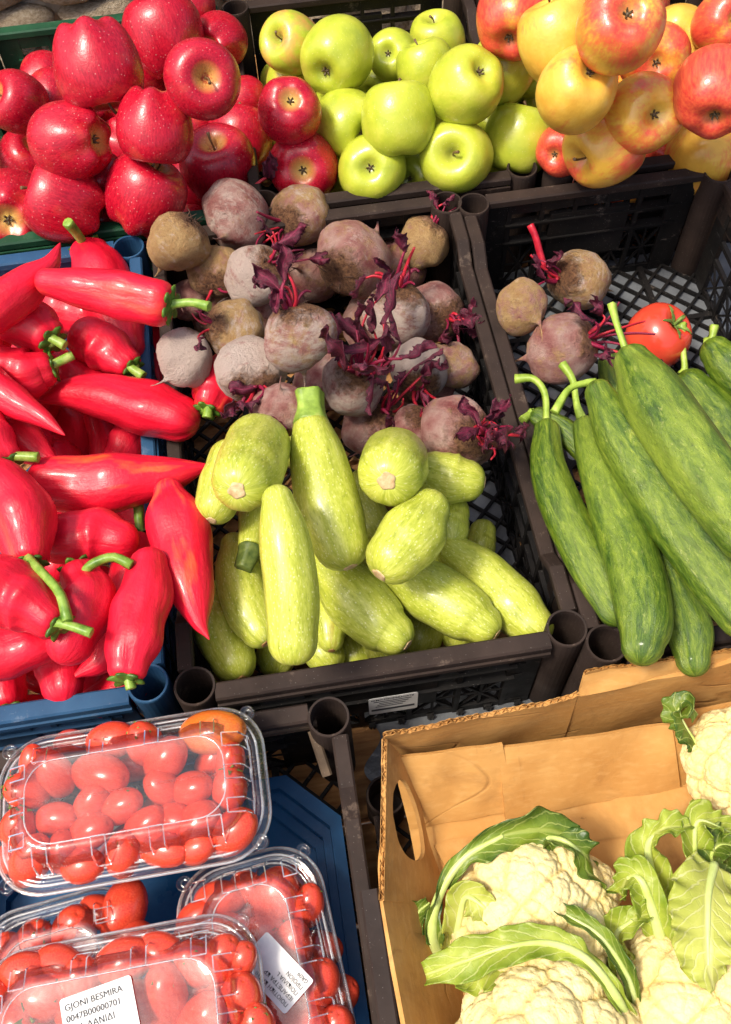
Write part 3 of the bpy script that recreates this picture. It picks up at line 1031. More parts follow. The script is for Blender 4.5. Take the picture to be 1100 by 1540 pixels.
for a in [
    ('yellow', 1005, 185, 40, (.5, .5), 'b', 'red apple wedged deep between yellow apples', -.04, 1.0), ('yellow', 990, 240, 36, (.5, .5), 'b', 'red apple wedged deep between yellow apples', -.07, 1.0),
    ('yellow', 845, 225, 38, (.5, .5), 'b', 'red apple wedged deep between yellow apples', -.06, 1.0),
    ('yellow', 1045, 130, 50, (.5, .5), 'b', 'red apple wedged deep between yellow apples', -.03, 1.0),
    ('yellow', 960, 10, 45, (.5, .5), 'b', 'dark red apple at the back of the yellow apple heap', .0, 1.0),
    ('yellow', 772, 26, 56, (.2, .9), 'b', 'orange red apple at the back corner by the crate post', .0, .85),
    ('yellow', 1020, 62, 52, (.3, .5), 'b', 'plain pale yellow apple with brown specks at the back', .01, .0),
    ('yellow', 985, 90, 52, (.2, .5), 'b', 'orange blushed apple under the big one with a dark blossom end', .0, .6),
    ('yellow', 1088, 35, 45, (.1, -.3), 'c', 'striped red and yellow apple with dark blossom end at the back', .02, .75),
    ('yellow', 840, 58, 62, (-.4, .8), 's', 'dull yellow apple with brown russet freckles', .02, .15),
    ('yellow', 1058, 234, 54, (.05, .5), 'c', 'yellow orange apple at the front rim with tiny blossom end on top', -.04, .25),
    ('yellow', 966, 170, 58, (.15, -.42), 'c', 'yellow apple with red cheek and a dark star blossom end', -.01, .45),
    ('yellow', 911, 222, 58, (-.85, -.5), 's', 'yellow apple with orange patch lying on the front rim', -.02, .4),
    ('yellow', 1078, 138, 62, (.2, .9), 'b', 'glossy pinkish red apple lying on the yellow ones', .01, 1.0),
    ('yellow', 867, 134, 59, (.22, .12), 'c', 'golden yellow apple with small blossom end facing out', .02, .1),
    ('yellow', 931, 42, 64, (0, -.08), 'c', 'big yellow apple with red flush round its dark blossom end', .05, .6),
]:
    apple(*a[:7], GY, a[7], a[8])


# ------------------------------------------------------------------ red peppers
def stem_tube(P, r0, r1, seg=9):
    """a stalk that flares at the base, with a cut end"""
    n = len(P)
    rr = [r0*1.7]+[r0+(r1-r0)*i/(n-1) for i in range(1, n-1)]+[r1*1.25]
    return tube(P, rr, seg, 14, FLAT, FLAT, lambda th, u: 1+.09*np.cos(5*th+u*2))


def calyx_cap(fr, r, mat, root, o0, depth=.3, n=6, name='calyx', lift=.002):
    p, t, a, b, R = fr
    rows = []
    th = np.linspace(0, 2*math.pi, 30, endpoint=False)
    for q in (.0, .3, .6, .85, 1.0, .97, .7, .3):
        low = len(rows) >= 5
        rad = r*q*(1+.2*np.cos(n*th)*(q > .5)*q)
        h_ = lift-depth*r*(q**2.2)-(.0022 if low else 0)+.0012*np.cos(n*th)*q
        rows.append(p+np.outer(rad*np.cos(th), a)+np.outer(rad*np.sin(th), b)+np.outer(np.broadcast_to(h_, th.shape), t))
    V = np.concatenate(rows)
    Fc = grid_faces(len(rows), 30)
    return mk(name, V-o0, Fc, mat, root)


GP = 'long red peppers in the blue crate'


def pepper(sp, label, stem=None, zlow=-.10, patch=.0, cap=True, lob=.06, group=GP, seed=0, stem_r=8, floor_keep=True):
    """sp: spine from the stem end to the tip"""
    w_ = settle(sp, zlow, .9)
    C, r = w_[:, :3], w_[:, 3]
    o0 = C.mean(0)
    ph = seed*1.7
    tipr = sp[-1][2]
    V, Fc, T, (f0, f1) = tube(C-o0, r, 30, 30, STEMEND if cap else ROUND, ROUND if tipr > 9 else POINT, lambda th, u: 1+.16*(np.abs(np.cos(1.5*th+ph*.5+u*.7))-.62)*(1-u*.75)+.05*np.sin(u*13+ph)*np.cos(th+ph*2)*np.sin(3.1*u)-.05*np.exp(-((np.mod(th+ph*1.3+u*.8, 6.283)-3.14)/.35)**2)*np.sin(3.1*u)+.02*np.cos(2*th+ph*2-u*4)-.05*np.clip(np.cos(3*th+ph+3.14), .8, 1)*(1-u), .036, seed)
    o = mk('red_pepper', V, Fc, MT['pepper'], None, True, T, o0)
    o['patch'] = float(patch)
    tag(o, label, 'pepper', group)
    if cap:
        p, t, a, b, R = f0
        calyx_cap((p+t*.0045, t, a, b, R), R*.74, MT['pep_cap'], o, 0, .12)
    if stem:
        # stem pixels; heights rise a little from the stem end
        d0 = D(C[0])
        k = d0/F
        base = f0[0]+o0
        pts = [base]
        n = len(stem)
        for i, q in enumerate(stem):
            hz = q[2] if len(q) > 2 else 0.0
            zz = base[2]+hz*k
            pts.append(W(q[0], q[1], zz))
        V, Fc, T, _ = stem_tube(np.array(pts)-o0, stem_r*k, stem_r*.8*k)
        mk('stem', V, Fc, MT['pep_green'], o, True, T)
    return o


pdeep = 'red pepper deep in the blue crate under the others'
PEP = [
    # layer resting on the crate floor, seen only through gaps
    ([(60, 640, 36), (110, 655, 38), (110, 710, 30)], pdeep, None, 0, False), ([(150, 625, 26), (158, 670, 24), (150, 720, 15)], pdeep, None, 0, False),
    ([(205, 640, 30), (185, 680, 30), (165, 715, 18)], pdeep, None, 0, False), ([(20, 530, 36), (60, 590, 34), (40, 650, 26)], pdeep, None, 0, False),
    ([(180, 470, 40), (215, 530, 36), (238, 590, 18)], 'dark red pepper slanting down against the blue crate side', None, 0, False),
    ([(-20, 720, 40), (30, 760, 40), (60, 830, 34)], pdeep, None, 0, False), ([(90, 700, 40), (92, 780, 40), (85, 850, 26)], 'red pepper standing between the curved stems, mostly covered', None, 0, False),
    ([(10, 960, 44), (60, 1000, 40), (120, 1020, 30)], pdeep, None, 0, False), ([(160, 930, 36), (150, 1000, 36), (120, 1060, 24)], pdeep, None, 0, False),
    ([(190, 770, 34), (215, 800, 34), (235, 860, 20)], pdeep, None, 0, False), ([(210, 980, 30), (180, 1040, 34), (120, 1065, 20)], pdeep, None, 0, False),
    ([(-30, 1060, 30), (20, 1080, 34), (60, 1075, 30)], pdeep, None, 0, False), ([(150, 880, 30), (165, 930, 34), (140, 985, 24)], pdeep, None, 0, False),
    ([(60, 450, 34), (110, 470, 34), (160, 480, 26)], pdeep, None, 0, False), ([(70, 545, 32), (115, 572, 34), (160, 590, 26)], pdeep, None, 0, False), ([(-30, 600, 36), (10, 640, 36), (60, 660, 20)], pdeep, None, 0, False),
    # the visible heap
    ([(137, 386, 32), (150, 412, 44), (172, 470, 42), (190, 520, 28)], 'red pepper standing stem up against the green crate', [(130, 374, 10), (118, 354, 40), (102, 334, 70)], 0, True),
    ([(95, 1030, 32), (92, 1000, 40), (72, 965, 34), (55, 940, 24)], 'red pepper at the blue front rim below the curved stems', None, 0, False),
    ([(12, 1052, 28), (4, 1020, 34), (-20, 985, 36)], 'red pepper at the blue front rim with dark green calyx', [(6, 1066, -8)], 0, True),
    ([(110, 935, 30), (60, 962, 42), (-10, 985, 44)], 'broad red pepper lying under the one with a short straight stem', None, 0, False),
    ([(210, 818, 24), (206, 850, 40), (186, 930, 38), (152, 990, 24), (118, 1014, 6)], 'curved slim red pepper with an upright brownish stem', [(210, 795, 4), (208, 760, 12)], 0, True),
    ([(-30, 400, 22), (10, 405, 20), (40, 402, 10)], 'red pepper lying flat along the back of the blue crate', None, 0, False),
    ([(-35, 540, 34), (-5, 500, 30), (30, 450, 6)], 'red pepper with its pointed tip turned up beside the curved one', None, 0, False),
    ([(67, 504, 30), (48, 490, 40), (5, 470, 40), (-25, 460, 34)], 'red pepper with dark star calyx and short stub facing out', [(76, 508, 8), (98, 520, 4)], 0, True),
    ([(190, 546, 24), (164, 527, 37), (138, 512, 35)], 'red pepper with small green calyx beside the beetroots', [(196, 552, 6), (216, 566, 2)], 0, True),
    ([(64, 556, 28), (40, 562, 38), (-5, 552, 36)], 'red pepper whose thin stem points over its neighbour', [(76, 551, 6), (110, 534, 8)], 0, True),
    ([(-15, 632, 42), (30, 660, 34), (70, 690, 16), (92, 704, 4)], 'red pepper with fine tip touching the big orange patched one', None, 0, False),
    ([(2, 690, 30), (-20, 665, 46), (-50, 640, 40)], 'red pepper with a straight stem at the blue crate edge', [(20, 687, 8), (58, 688, 8)], 0, True),
    ([(-35, 565, 34), (20, 602, 26), (62, 627, 15), (92, 650, 4)], 'slim red pepper with glossy tip lying across two others', None, 0, False),
    ([(80, 728, 40), (140, 730, 47), (210, 722, 41), (268, 712, 24), (312, 702, 5)], 'large red pepper with an orange patch, tip touching the zucchini', None, .9, False),
    ([(95, 812, 40), (145, 806, 42), (180, 812, 30)], 'blunt lumpy red pepper under the large orange patched one', None, .1, False),
    ([(120, 868, 32), (132, 905, 44), (105, 965, 36)], 'red pepper with a pale green stem curling sideways', [(124, 862, 20), (140, 848, 34), (170, 838, 38), (198, 850, 32)], 0, True),
    ([(42, 832, 34), (34, 782, 52), (0, 740, 52), (-30, 715, 40)], 'big red pepper with a long thick stem bending downwards', [(45, 842, 26), (64, 862, 46), (90, 892, 56), (102, 934, 52)], .25, True),
    ([(76, 930, 32), (45, 906, 48), (-5, 888, 56)], 'big glossy red pepper with a short straight green stem', [(84, 936, 14), (108, 942, 18), (138, 952, 16)], 0, True),
    ([(264, 628, 38), (220, 614, 43), (160, 598, 35), (110, 592, 26), (70, 600, 8)], 'long smooth red pepper lying crosswise with blunt end by the beetroots', None, 0, False),
    ([(-30, 478, 36), (15, 448, 36), (50, 422, 28), (76, 398, 15), (88, 372, 4)], 'red pepper with its curved tip pointing up on top of the heap', None, 0, False),
    ([(238, 455, 36), (180, 442, 36), (120, 432, 30), (75, 424, 22)], 'long red pepper with green stem reaching the beetroots', [(262, 457, 2), (290, 455, 4), (315, 461, 6)], .25, True),
    ([(255, 742, 24), (263, 775, 42), (275, 830, 46), (289, 895, 34), (300, 935, 15), (311, 955, 4)], 'red pepper with orange shoulder, curled tip over the zucchini crate', None, .85, False),
    ([(193, 1004, 32), (198, 975, 43), (212, 925, 44), (222, 880, 38), (225, 850, 28)], 'red pepper hanging its green stub over the blue front rim', [(193, 1020, 4), (197, 1036, 0)], 0, True),
]
for i, a in enumerate(PEP):
    pepper(a[0], a[1], a[2], -.135 if i < 16 else -.06, a[3], a[4], seed=i)


# ------------------------------------------------------------------ zucchini
GZ = 'pale zucchini heaped in the black crate'


def zucchini(sp, label, scar=True, stem=None, zlow=-.12, brown=.2, dark=False, seed=0, top=.3, dark_stem=False):
    w_ = settle(sp, zlow, .93, top)
    C, r = w_[:, :3], w_[:, 3]
    o0 = C.mean(0)
    V, Fc, T, (f0, f1) = tube(C-o0, r, 30, 26, ROUND if not stem else FLAT, BLOSSOM, lambda th, u: 1+.014*np.cos(10*th+seed)*(.5+u*.5), .016, seed)
    o = mk('zucchini', V, Fc, MT['zucchini'], None, True, T, o0)
    o['brown'] = float(brown)
    tag(o, label, 'zucchini', GZ)
    if scar:
        p, t, a, b, R = f1
        rows, th = [], np.linspace(0, 2*math.pi, 22, endpoint=False)
        for q, h_ in ((1.0, -.02), (1.0, .02), (.8, .045), (.45, .03), (.03, .05)):
            rad = R*.27*q*(1+.09*np.cos(5*th+seed)+.05*np.sin(3*th))
            rows.append(p+np.outer(rad*np.cos(th), a)+np.outer(rad*np.sin(th), b)+t*h_*R)
        mk('blossom_scar', np.concatenate(rows), grid_faces(5, 22), MT['scar_dark' if dark else 'scar'], o)
    if stem:
        k = D(C[0])/F
        base = f0[0]+o0
        pts = [base]+[W(q[0], q[1], base[2]+(q[3] if len(q) > 3 else 0)*k) for q in stem]
        rr = [r[0]*.97]+[q[2]*k for q in stem]
        V, Fc, T, _ = tube(np.array(pts)-o0, rr, 20, 14, FLAT, FLAT, lambda th, u: 1+.1*np.cos(5*th)*min(1, u*2.0))
        mk('stem', V, Fc, MT['zuc_dark' if dark_stem else 'zuc_stem'], o, True, T)
    return o


# ------------------------------------------------------------------ beetroots
def leaf(C, wid, n0, ruffle=.15, fold=.2, seed=0, nu=13, nv=22, curl=0.0, lobes=0.0, thick=.0007, frill=0.0):
    """leaf blade along the spine C (world points), half widths wid, n0: rough direction of its upper face"""
    rg = np.random.default_rng(seed)
    A = spline(np.hstack([np.asarray(C, float), np.asarray(wid, float).reshape(-1, 1)]), nv)
    P, Wd = A[:, :3], np.maximum(A[:, 3], .0004)
    T = np.gradient(P, axis=0)
    T /= np.linalg.norm(T, axis=1, keepdims=True)
    n0 = np.asarray(n0, float)
    us = np.linspace(-1, 1, nu)
    p = rg.uniform(0, 6.28, 10)
    V, TC = [], []
    wm = Wd.max()
    for i in range(nv):
        n = nrm(n0-T[i]*np.dot(n0, T[i]))
        s = np.cross(T[i], n)
        v = i/(nv-1)
        for u in us:
            e = abs(u)
            edge = 1+lobes*(math.sin(v*34+p[0]+u)*.5+math.sin(v*61+p[1])*.3)*e
            x = u*Wd[i]*edge
            hgt = fold*e*wm*abs(u)+ruffle*wm*(e**1.5)*(math.sin(v*15+p[2]+(2.0 if u > 0 else 0))+.6*math.sin(v*29+p[3]+u*2))
            hgt += ruffle*.35*wm*math.sin(v*11+p[4])*math.sin(u*3+p[5])
            hgt += frill*wm*(e**3)*(math.sin(v*43+p[6]+(1.7 if u > 0 else 0))+.7*math.sin(v*67+p[7]+u))
            ang = curl*u
            V.append(P[i]+s*(x*math.cos(ang))+n*(hgt+abs(x)*math.sin(abs(ang))))
            TC.append((u, v, 0))
    V, TC = np.array(V), np.array(TC)
    Fc = grid_faces(nv, nu, False)
    # thickness: second skin
    me = []
    N = np.zeros_like(V)
    for f in Fc:
        q = np.cross(V[f[1]]-V[f[0]], V[f[3]]-V[f[0]])
        for j in f:
            N[j] += q
    N /= np.maximum(1e-12, np.linalg.norm(N, axis=1, keepdims=True))
    V2 = V-N*thick
    n = len(V)
    F2 = [tuple(reversed([j+n for j in f])) for f in Fc]
    bd = [i for i in range(nu)]+[(i+1)*nu-1 for i in range(1, nv)]+[(nv-1)*nu+i for i in range(nu-2, -1, -1)]+[i*nu for i in range(nv-2, 0, -1)]
    F3 = [(bd[(i+1) % len(bd)], bd[i], bd[i]+n, bd[(i+1) % len(bd)]+n) for i in range(len(bd))]
    return np.vstack([V, V2]), Fc+F2+F3, np.vstack([TC, TC])


P_BEET = [(0, .80), (.2, .83), (.42, .80), (.68, .66), (.9, .36), (1, 0), (.95, -.36), (.76, -.68), (.48, -.92), (.24, -1.06), (.12, -1.15), (.05, -1.32), (.025, -1.6), (.01, -1.9)]
BEET_ME = []
for i in range(5):
    V, Fc = revolve(P_BEET, 40, 36, apple_fn(31+i, .018, .10))
    rg = np.random.default_rng(50+i)
    q = np.linalg.norm(V, axis=1, keepdims=True)
    dv = sum(np.sin(V @ rg.normal(size=3)*k_+rg.uniform(0, 6))*a_ for k_, a_ in ((2.5, .045), (4, .03), (7, .016), (11, .011), (19, .008)))
    V = V*(1+dv[:, None])
    tail = np.clip(-V[:, 2]-1.1, 0, 1)
    V[:, 0] += tail**1.5*(.5-.2*i)
    V[:, 1] += tail**1.5*(.25*i-.4)
    BEET_ME.append(mk('beetroot', V, Fc, MT['beet'], None, True, link=False))
GB = 'beetroots heaped in the crates'
bcount = 0


def beet(px, py, r, pole, label, zlow, tan=.4, pale=.3, stalks=0, leaves=0, hair=0, which='s', group=GB, length=1.0, spread=.6, top=.3):
    """pole: where the leaf crown ('s') or the root tip ('r') shows on the disc, in radii"""
    global bcount
    bcount += 1
    rg = np.random.default_rng(300+bcount)
    s4 = settle([(px, py, r)], zlow, .93, top)[0]
    dx, dy = pole
    n = math.hypot(dx, dy)
    if which == 'b':
        ax = nrm(M @ np.array([dx, dy, -math.sqrt(max(0, 1-n*n))]))
    elif n >= 1:
        ax = nrm(M @ np.array([dx, dy, .1]))
    else:
        ax = nrm(M @ np.array([dx, dy, math.sqrt(1-n*n)]))
    if which == 'r':
        ax = -ax
    o = ob('beetroot', BEET_ME[bcount % 5])
    R = s4[3]
    rm = rot_to(ax, px*.3)
    o.matrix_world = Matrix.Translation(Vector(s4[:3])) @ rm @ Matrix.Scale(R, 4)
    o['tan'], o['pale'] = float(tan), float(pale)
    tag(o, label, 'beetroot', group)
    # local frame, unit radius: crown at z = +.85
    if hair:
        P = []
        for i in range(hair):
            a, b = rg.uniform(0, 6.28), rg.uniform(.05, .38)
            p0 = np.array([math.cos(a)*b, math.sin(a)*b, .76])
            dr = nrm([math.cos(a)*.8+rg.normal()*.5, math.sin(a)*.8+rg.normal()*.5, rg.uniform(.1, .9)])
            L = rg.uniform(.12, .34)
            pts = [p0, p0+dr*L*.5+rg.normal(size=3)*.04, p0+dr*L+rg.normal(size=3)*.08]
            P.append(tube(pts, [.03, .022, .008], 5, 5)[:3])
        V, Fc, T = join(P)
        mk('crown_fibres', V, Fc, MT['beet_hair'], o, True, T)
    for i in range(stalks):
        a = i*6.283/max(1, stalks)+rg.uniform(-.4, .4)
        b = rg.uniform(.02, .2)
        p0 = np.array([math.cos(a)*b, math.sin(a)*b, .74])
        sp_ = rg.uniform(.2, 1.0)*spread
        dr = nrm([math.cos(a)*sp_, math.sin(a)*sp_, 1])
        L = rg.uniform(.5, 1.35)*length
        bend = nrm(rg.normal(size=3))*.34*L
        pts = [p0, p0+dr*L*.35, p0+dr*L*.7+bend*.5, p0+dr*L*.9+bend*1.2]
        r0 = rg.uniform(.032, .062)
        V, Fc, T, (_, f1) = tube(pts, [r0*1.4, r0, r0*.85, r0*.6], 8, 12, FLAT, FLAT, lambda th, u: 1+.18*np.cos(3*th))
        sk = mk('stalk', V, Fc, MT['beet_red' if (i % 3 == 0) else 'beet_stalk'], o, True, T)
        if i < leaves:
            e = pts[-1]
            dv = nrm(nrm(pts[-1]-pts[-2])+rg.normal(size=3)*.5)
            LL = rg.uniform(.5, 1.0)*length
            side = nrm(rg.normal(size=3))
            C = [e-dv*.05, e+dv*LL*.4+side*.08, e+dv*LL*.75-side*.03, e+dv*LL+side*.12]
            V, Fc, T = leaf(C, [.04, rg.uniform(.08, .24), rg.uniform(.07, .22), .015], rg.normal(size=3)+dv*.2, .32, .4, bcount*10+i, 11, 20, .35, .22, .012, .12)
            mk('leaf', V, Fc, MT['beet_leaf'], sk, True, T)
    return o

# ------------------------------------------------------------------ contents of the middle crate: beetroots, then zucchini
RIMS = []
for x0, x1, y0, y1 in ((-0.1565, 0.2551, 0.3241, 0.9736), (0.2461, 0.6188, 0.3021, 0.9642)):
    for zz in (-.008, -.045, -.085, -.125):
        for t in np.arange(0, 1.001, .04):
            RIMS += [(x0+(x1-x0)*t, y0+.0135, zz, .011)]
        for t in np.arange(0, 1.001, .03):
            dz = -.02 if .12 < t < .88 else 0
            if zz+dz > -.14:
                RIMS += [(x0+.0135, y0+(y1-y0)*t, zz+dz, .010), (x1-.0135, y0+(y1-y0)*t, zz+dz, .010)]
PLACED = np.vstack([PLACED, np.array(RIMS)])

bh = 'earthy beetroot buried under the others in the middle crate'
pepper([(316, 604, 26), (322, 590, 36), (345, 560, 36), (370, 530, 26)], 'orange and red pepper lying under the beetroots with dark green calyx', [(314, 616, 6), (312, 628, 2)], -.10, 1.0, True, seed=44, group='long red peppers in the blue crate')
for b in [
    (330, 470, 40, (.3, .3), bh, -.10, .4, .2, 0, 0, 0, 'b'), (470, 400, 46, (.3, .3), bh, -.10, .2, .2, 0, 0, 0, 'b'), (560, 480, 46, (.3, .3), bh, -.10, .2, .2, 0, 0, 0, 'b'),
    (420, 470, 44, (.3, .3), bh, -.10, .2, .2, 0, 0, 0, 'b'), (640, 590, 40, (.3, .3), bh, -.10, .1, .1, 0, 0, 0, 'b'), (490, 570, 46, (.3, .3), bh, -.10, .2, .2, 0, 0, 0, 'b'),
    (600, 400, 44, (.3, .3), bh, -.10, .3, .2, 0, 0, 0, 'b'), (400, 340, 40, (.3, .3), bh, -.09, .3, .2, 0, 0, 0, 'b'),
    (286, 452, 31, (.2, .4), 'dark shaded beetroot low beside the green pepper stem', -.10, .1, .0, 0, 0, 0, 'b'),
    (686, 550, 36, (.6, -.6), 'brownish pink beetroot squeezed against the crate side', -.07, .5, .3, 0, 0, 0, 'b'),
    (325, 412, 42, (.0, -.8), 'brown streaked beetroot under the grey one, crown downwards', -.06, .8, .2, 2, 0, 10, 's'),
    (655, 468, 46, (.6, -.4), 'pinkish beetroot by the crate side under red stalks', -.06, .2, .3, 9, 7, 0, 's'),
    (637, 362, 38, (.55, .75), 'tan beetroot at the far corner with a withered purple topknot', -.05, .9, .2, 7, 2, 0, 's'),
    (270, 362, 44, (.6, .75), 'round tan beetroot with hairy crown beside the red apples', -.03, 1.0, .3, 0, 0, 26, 's'),
    (352, 322, 52, (.2, .75), 'smooth grey purple beetroot lying against the red apples', -.02, .1, .45, 3, 1, 0, 'b'),
    (452, 330, 47, (-.62, -.5), 'half tan half purple beetroot with dark hairy crown', -.03, .6, .35, 6, 3, 30, 's'),
    (386, 412, 48, (.7, .35), 'pale beetroot with dry leaf scraps lying on it', -.04, .25, .75, 7, 5, 10, 's'),
    (350, 494, 43, (-.85, .1), 'yellowish tan beetroot with a dark stubby crown turned sideways', -.05, .95, .4, 4, 1, 22, 's'),
    (278, 533, 43, (-.5, -.8), 'whitish grey beetroot alone beside the red peppers', -.06, .15, 1.0, 0, 0, 0, 'r'),
    (533, 390, 58, (-.5, -.72), 'largest pink beetroot with a brown scabby crown', -.02, .3, .3, 0, 0, 16, 's'),
    (378, 556, 52, (.25, -.75), 'pinkish white beetroot with purple leaf drooping from its crown', -.04, .1, .8, 8, 5, 0, 's'),
    (425, 616, 42, (.0, -.5), 'small reddish beetroot beside the tall zucchini', -.06, .05, .2, 0, 0, 0, 'b'),
    (568, 640, 50, (.3, .5), 'dark red beetroot half in sun behind the round zucchini', -.06, .05, .25, 8, 6, 0, 's'),
    (625, 640, 34, (.3, .5), 'small red beetroot between two larger ones above the zucchini', -.06, .05, .1, 4, 2, 0, 's'),
    (628, 560, 46, (.05, -.75), 'whitish beetroot with brown patch near the crate side', -.03, .3, .9, 6, 2, 6, 's'),
    (596, 472, 49, (.05, .82), 'beetroot with bright red stalks fanned from its crown', -.02, .35, .65, 10, 3, 14, 's'),
    (446, 502, 52, (-.15, .86), 'pointed beetroot with tan shoulders and dark red stalks on top', -.02, .4, .55, 10, 7, 14, 's'),
    (690, 652, 56, (.55, -.05), 'red beetroot with shrivelled purple leaves hanging over the crate side', -.03, .1, .15, 13, 10, 0, 's'),
    (535, 578, 50, (.2, .45), 'beetroot under a big tangle of dark purple leaves', -.02, .1, .6, 20, 17, 6, 's'),
]:
    big = 'tangle' in b[4]
    beet(*b[:11], which=b[11], length=1.6 if big else 1.0, spread=1.3 if (big or 'fanned' in b[4]) else .7, top=-.06 if 'dark shaded' in b[4] else .3)

zh = 'pale zucchini low in the heap, mostly covered'
Z = [
    ([(520, 940, 36), (535, 985, 34)], zh, False, None), ([(420, 955, 32), (415, 990, 30)], zh, False, None),
    ([(640, 910, 38), (630, 958, 36)], zh, False, None), ([(700, 925, 28), (690, 955, 26)], zh, False, None), ([(560, 860, 36), (600, 900, 36)], zh, False, None),
    ([(470, 760, 34), (500, 820, 34)], zh, False, None), ([(390, 760, 32), (400, 820, 34)], zh, False, None), ([(650, 840, 34), (670, 900, 34)], zh, False, None),
    ([(575, 940, 34), (580, 975, 30)], zh, False, None), ([(470, 960, 32), (490, 985, 30)], zh, False, None),
    ([(726, 800, 20), (722, 822, 24)], 'short plump zucchini standing by the crate lattice', False, None),
    ([(680, 770, 26), (678, 800, 28)], 'short zucchini wedged behind the slanting one by the crate side', False, None),
    ([(548, 735, 30), (545, 765, 32), (562, 790, 30)], 'small shaded zucchini with browned blossom end under the round one', True, None),
    ([(440, 640, 22), (440, 680, 24)], zh, False, None),
    ([(310, 900, 30), (332, 945, 42), (352, 995, 34)], 'brownish zucchini at the front corner of the crate', True, None),
    ([(480, 890, 24), (496, 935, 28), (498, 962, 20)], 'narrow zucchini between two big ones with a brown blossom end', True, None),
    ([(685, 832, 28), (722, 862, 38), (772, 912, 42), (800, 940, 34)], 'zucchini slanting down to the corner post of the crate', False, None),
    ([(604, 862, 36), (652, 892, 46), (705, 925, 42), (724, 938, 32)], 'zucchini lying on the front rim with a round pale blossom end', True, None),
    ([(492, 850, 36), (535, 900, 48), (575, 940, 42), (590, 952, 34)], 'zucchini lying under the one with a green stem, blossom end down', True, None),
    ([(344, 690, 30), (335, 730, 36), (326, 758, 32)], 'pale sunlit zucchini at the side of the red pepper tip', True, None),
    ([(352, 820, 20), (358, 860, 35), (376, 920, 37), (390, 948, 28)], 'speckled zucchini behind the long pale one, brown blossom end', True, None),
    ([(378, 822, 20), (384, 770, 24), (395, 720, 24)], 'thin zucchini with a short dark green stem end facing out', False, [(374, 836, 16), (366, 856, 13)]),
    ([(655, 712, 34), (682, 720, 38), (700, 722, 32)], 'stubby zucchini by the crate side with a pale round end', True, None),
    ([(388, 672, 50, -60), (376, 705, 53, 0), (366, 722, 48, 30)], 'fat zucchini end with large square blossom scar', True, None),
    ([(594, 692, 50, -70), (592, 704, 52, 0), (588, 712, 50, 24)], 'round ended zucchini pointing at the viewer with large pale scar', True, None),
    ([(643, 768, 34), (622, 802, 50), (594, 836, 44)], 'short fat zucchini slanting over the pile, blossom end downwards', True, None),
    ([(468, 638, 28, 20), (478, 690, 43, 12), (498, 775, 49, -12), (514, 818, 42, -24)], 'large zucchini with a thick green stem on top of the pile', True, [(466, 612, 22, 6), (464, 592, 24, 10)]),
    ([(418, 752, 24, 40), (426, 800, 37, 24), (438, 880, 41, -10), (441, 965, 38, -50)], 'longest pale zucchini standing in the sun, smooth lower end', False, None),
]
for i, a in enumerate(Z):
    zucchini(a[0], a[1], a[2], a[3], -.11 if i < 14 else -.07, .9 if i in (12, 14, 15) else .15, i in (12, 14, 15, 20), i, -.055 if (i < 10 or i == 14) else (-.03 if i in (13, 15) else (-.035 if i == 16 else -.018 if i in (17, 18) else .3)), dark_stem='dark' in a[1])

# ------------------------------------------------------------------ the cucumber crate
GC = 'cucumbers in the black crate'


def cucumber(sp, label, stem=None, zlow=-.12, pale=.4, seed=0, sr=6.5):
    w_ = settle(sp, zlow, .93)
    C, r = w_[:, :3], w_[:, 3]
    o0 = C.mean(0)
    V, Fc, T, (f0, f1) = tube(C-o0, r, 36, 40, ROUND, ROUND, lambda th, u: 1+.03*np.cos(5*th+seed)*(1-.5*u)+.015*np.cos(9*th+seed*2+u*5), .013, seed)
    o = mk('cucumber', V, Fc, MT['cucumber'], None, True, T, o0)
    o['pale'] = float(pale)
    tag(o, label, 'cucumber', GC)
    if stem:
        k = D(C[0])/F
        base = C[0]+(f0[0]+o0-C[0])*.9
        pts = [base]+[W(q[0], q[1], base[2]+(q[2] if len(q) > 2 else 0)*k) for q in stem]
        rr = [sr*1.25*k]+[sr*k*.8]*(len(stem)-1)+[sr*k*1.1]
        V, Fc, T, _ = tube(np.array(pts)-o0, rr, 10, 20, FLAT, FLAT, lambda th, u: 1+.1*np.cos(5*th))
        mk('stem', V, Fc, MT['cuc_stem'], o, True, T)
    return o


GBR = 'beetroots heaped in the crates'
beet(786, 461, 41, (-.4, .6), 'dull brown beetroot in the cucumber crate with a rough scab', -.11, .7, .25, which='b')
beet(868, 425, 46, (-.85, .05), 'tan beetroot in the cucumber crate with a long red stalk standing up', -.11, .85, .45, 7, 3, 14)
beet(848, 521, 53, (.85, .2), 'dark red beetroot in the cucumber crate beside the tomato', -.10, .25, .1, 9, 4, 0, length=1.2, spread=.9)
# the long upright stalk of the tan beetroot lies as its own loose piece on the crown
p0 = W(818, 402, -.085)
pts = [p0, W(812, 378, -.07), W(806, 356, -.055), W(798, 338, -.045)]
V, Fc, T, _ = tube(np.array(pts)-p0, [.0055, .005, .0048, .0052], 10, 14, FLAT, FLAT, lambda th, u: 1+.1*np.cos(3*th))
tag(mk('beet_stalk', V, Fc, MT['beet_red'], None, True, T, p0), 'single red beetroot stalk standing upright in the cucumber crate', 'stalk')

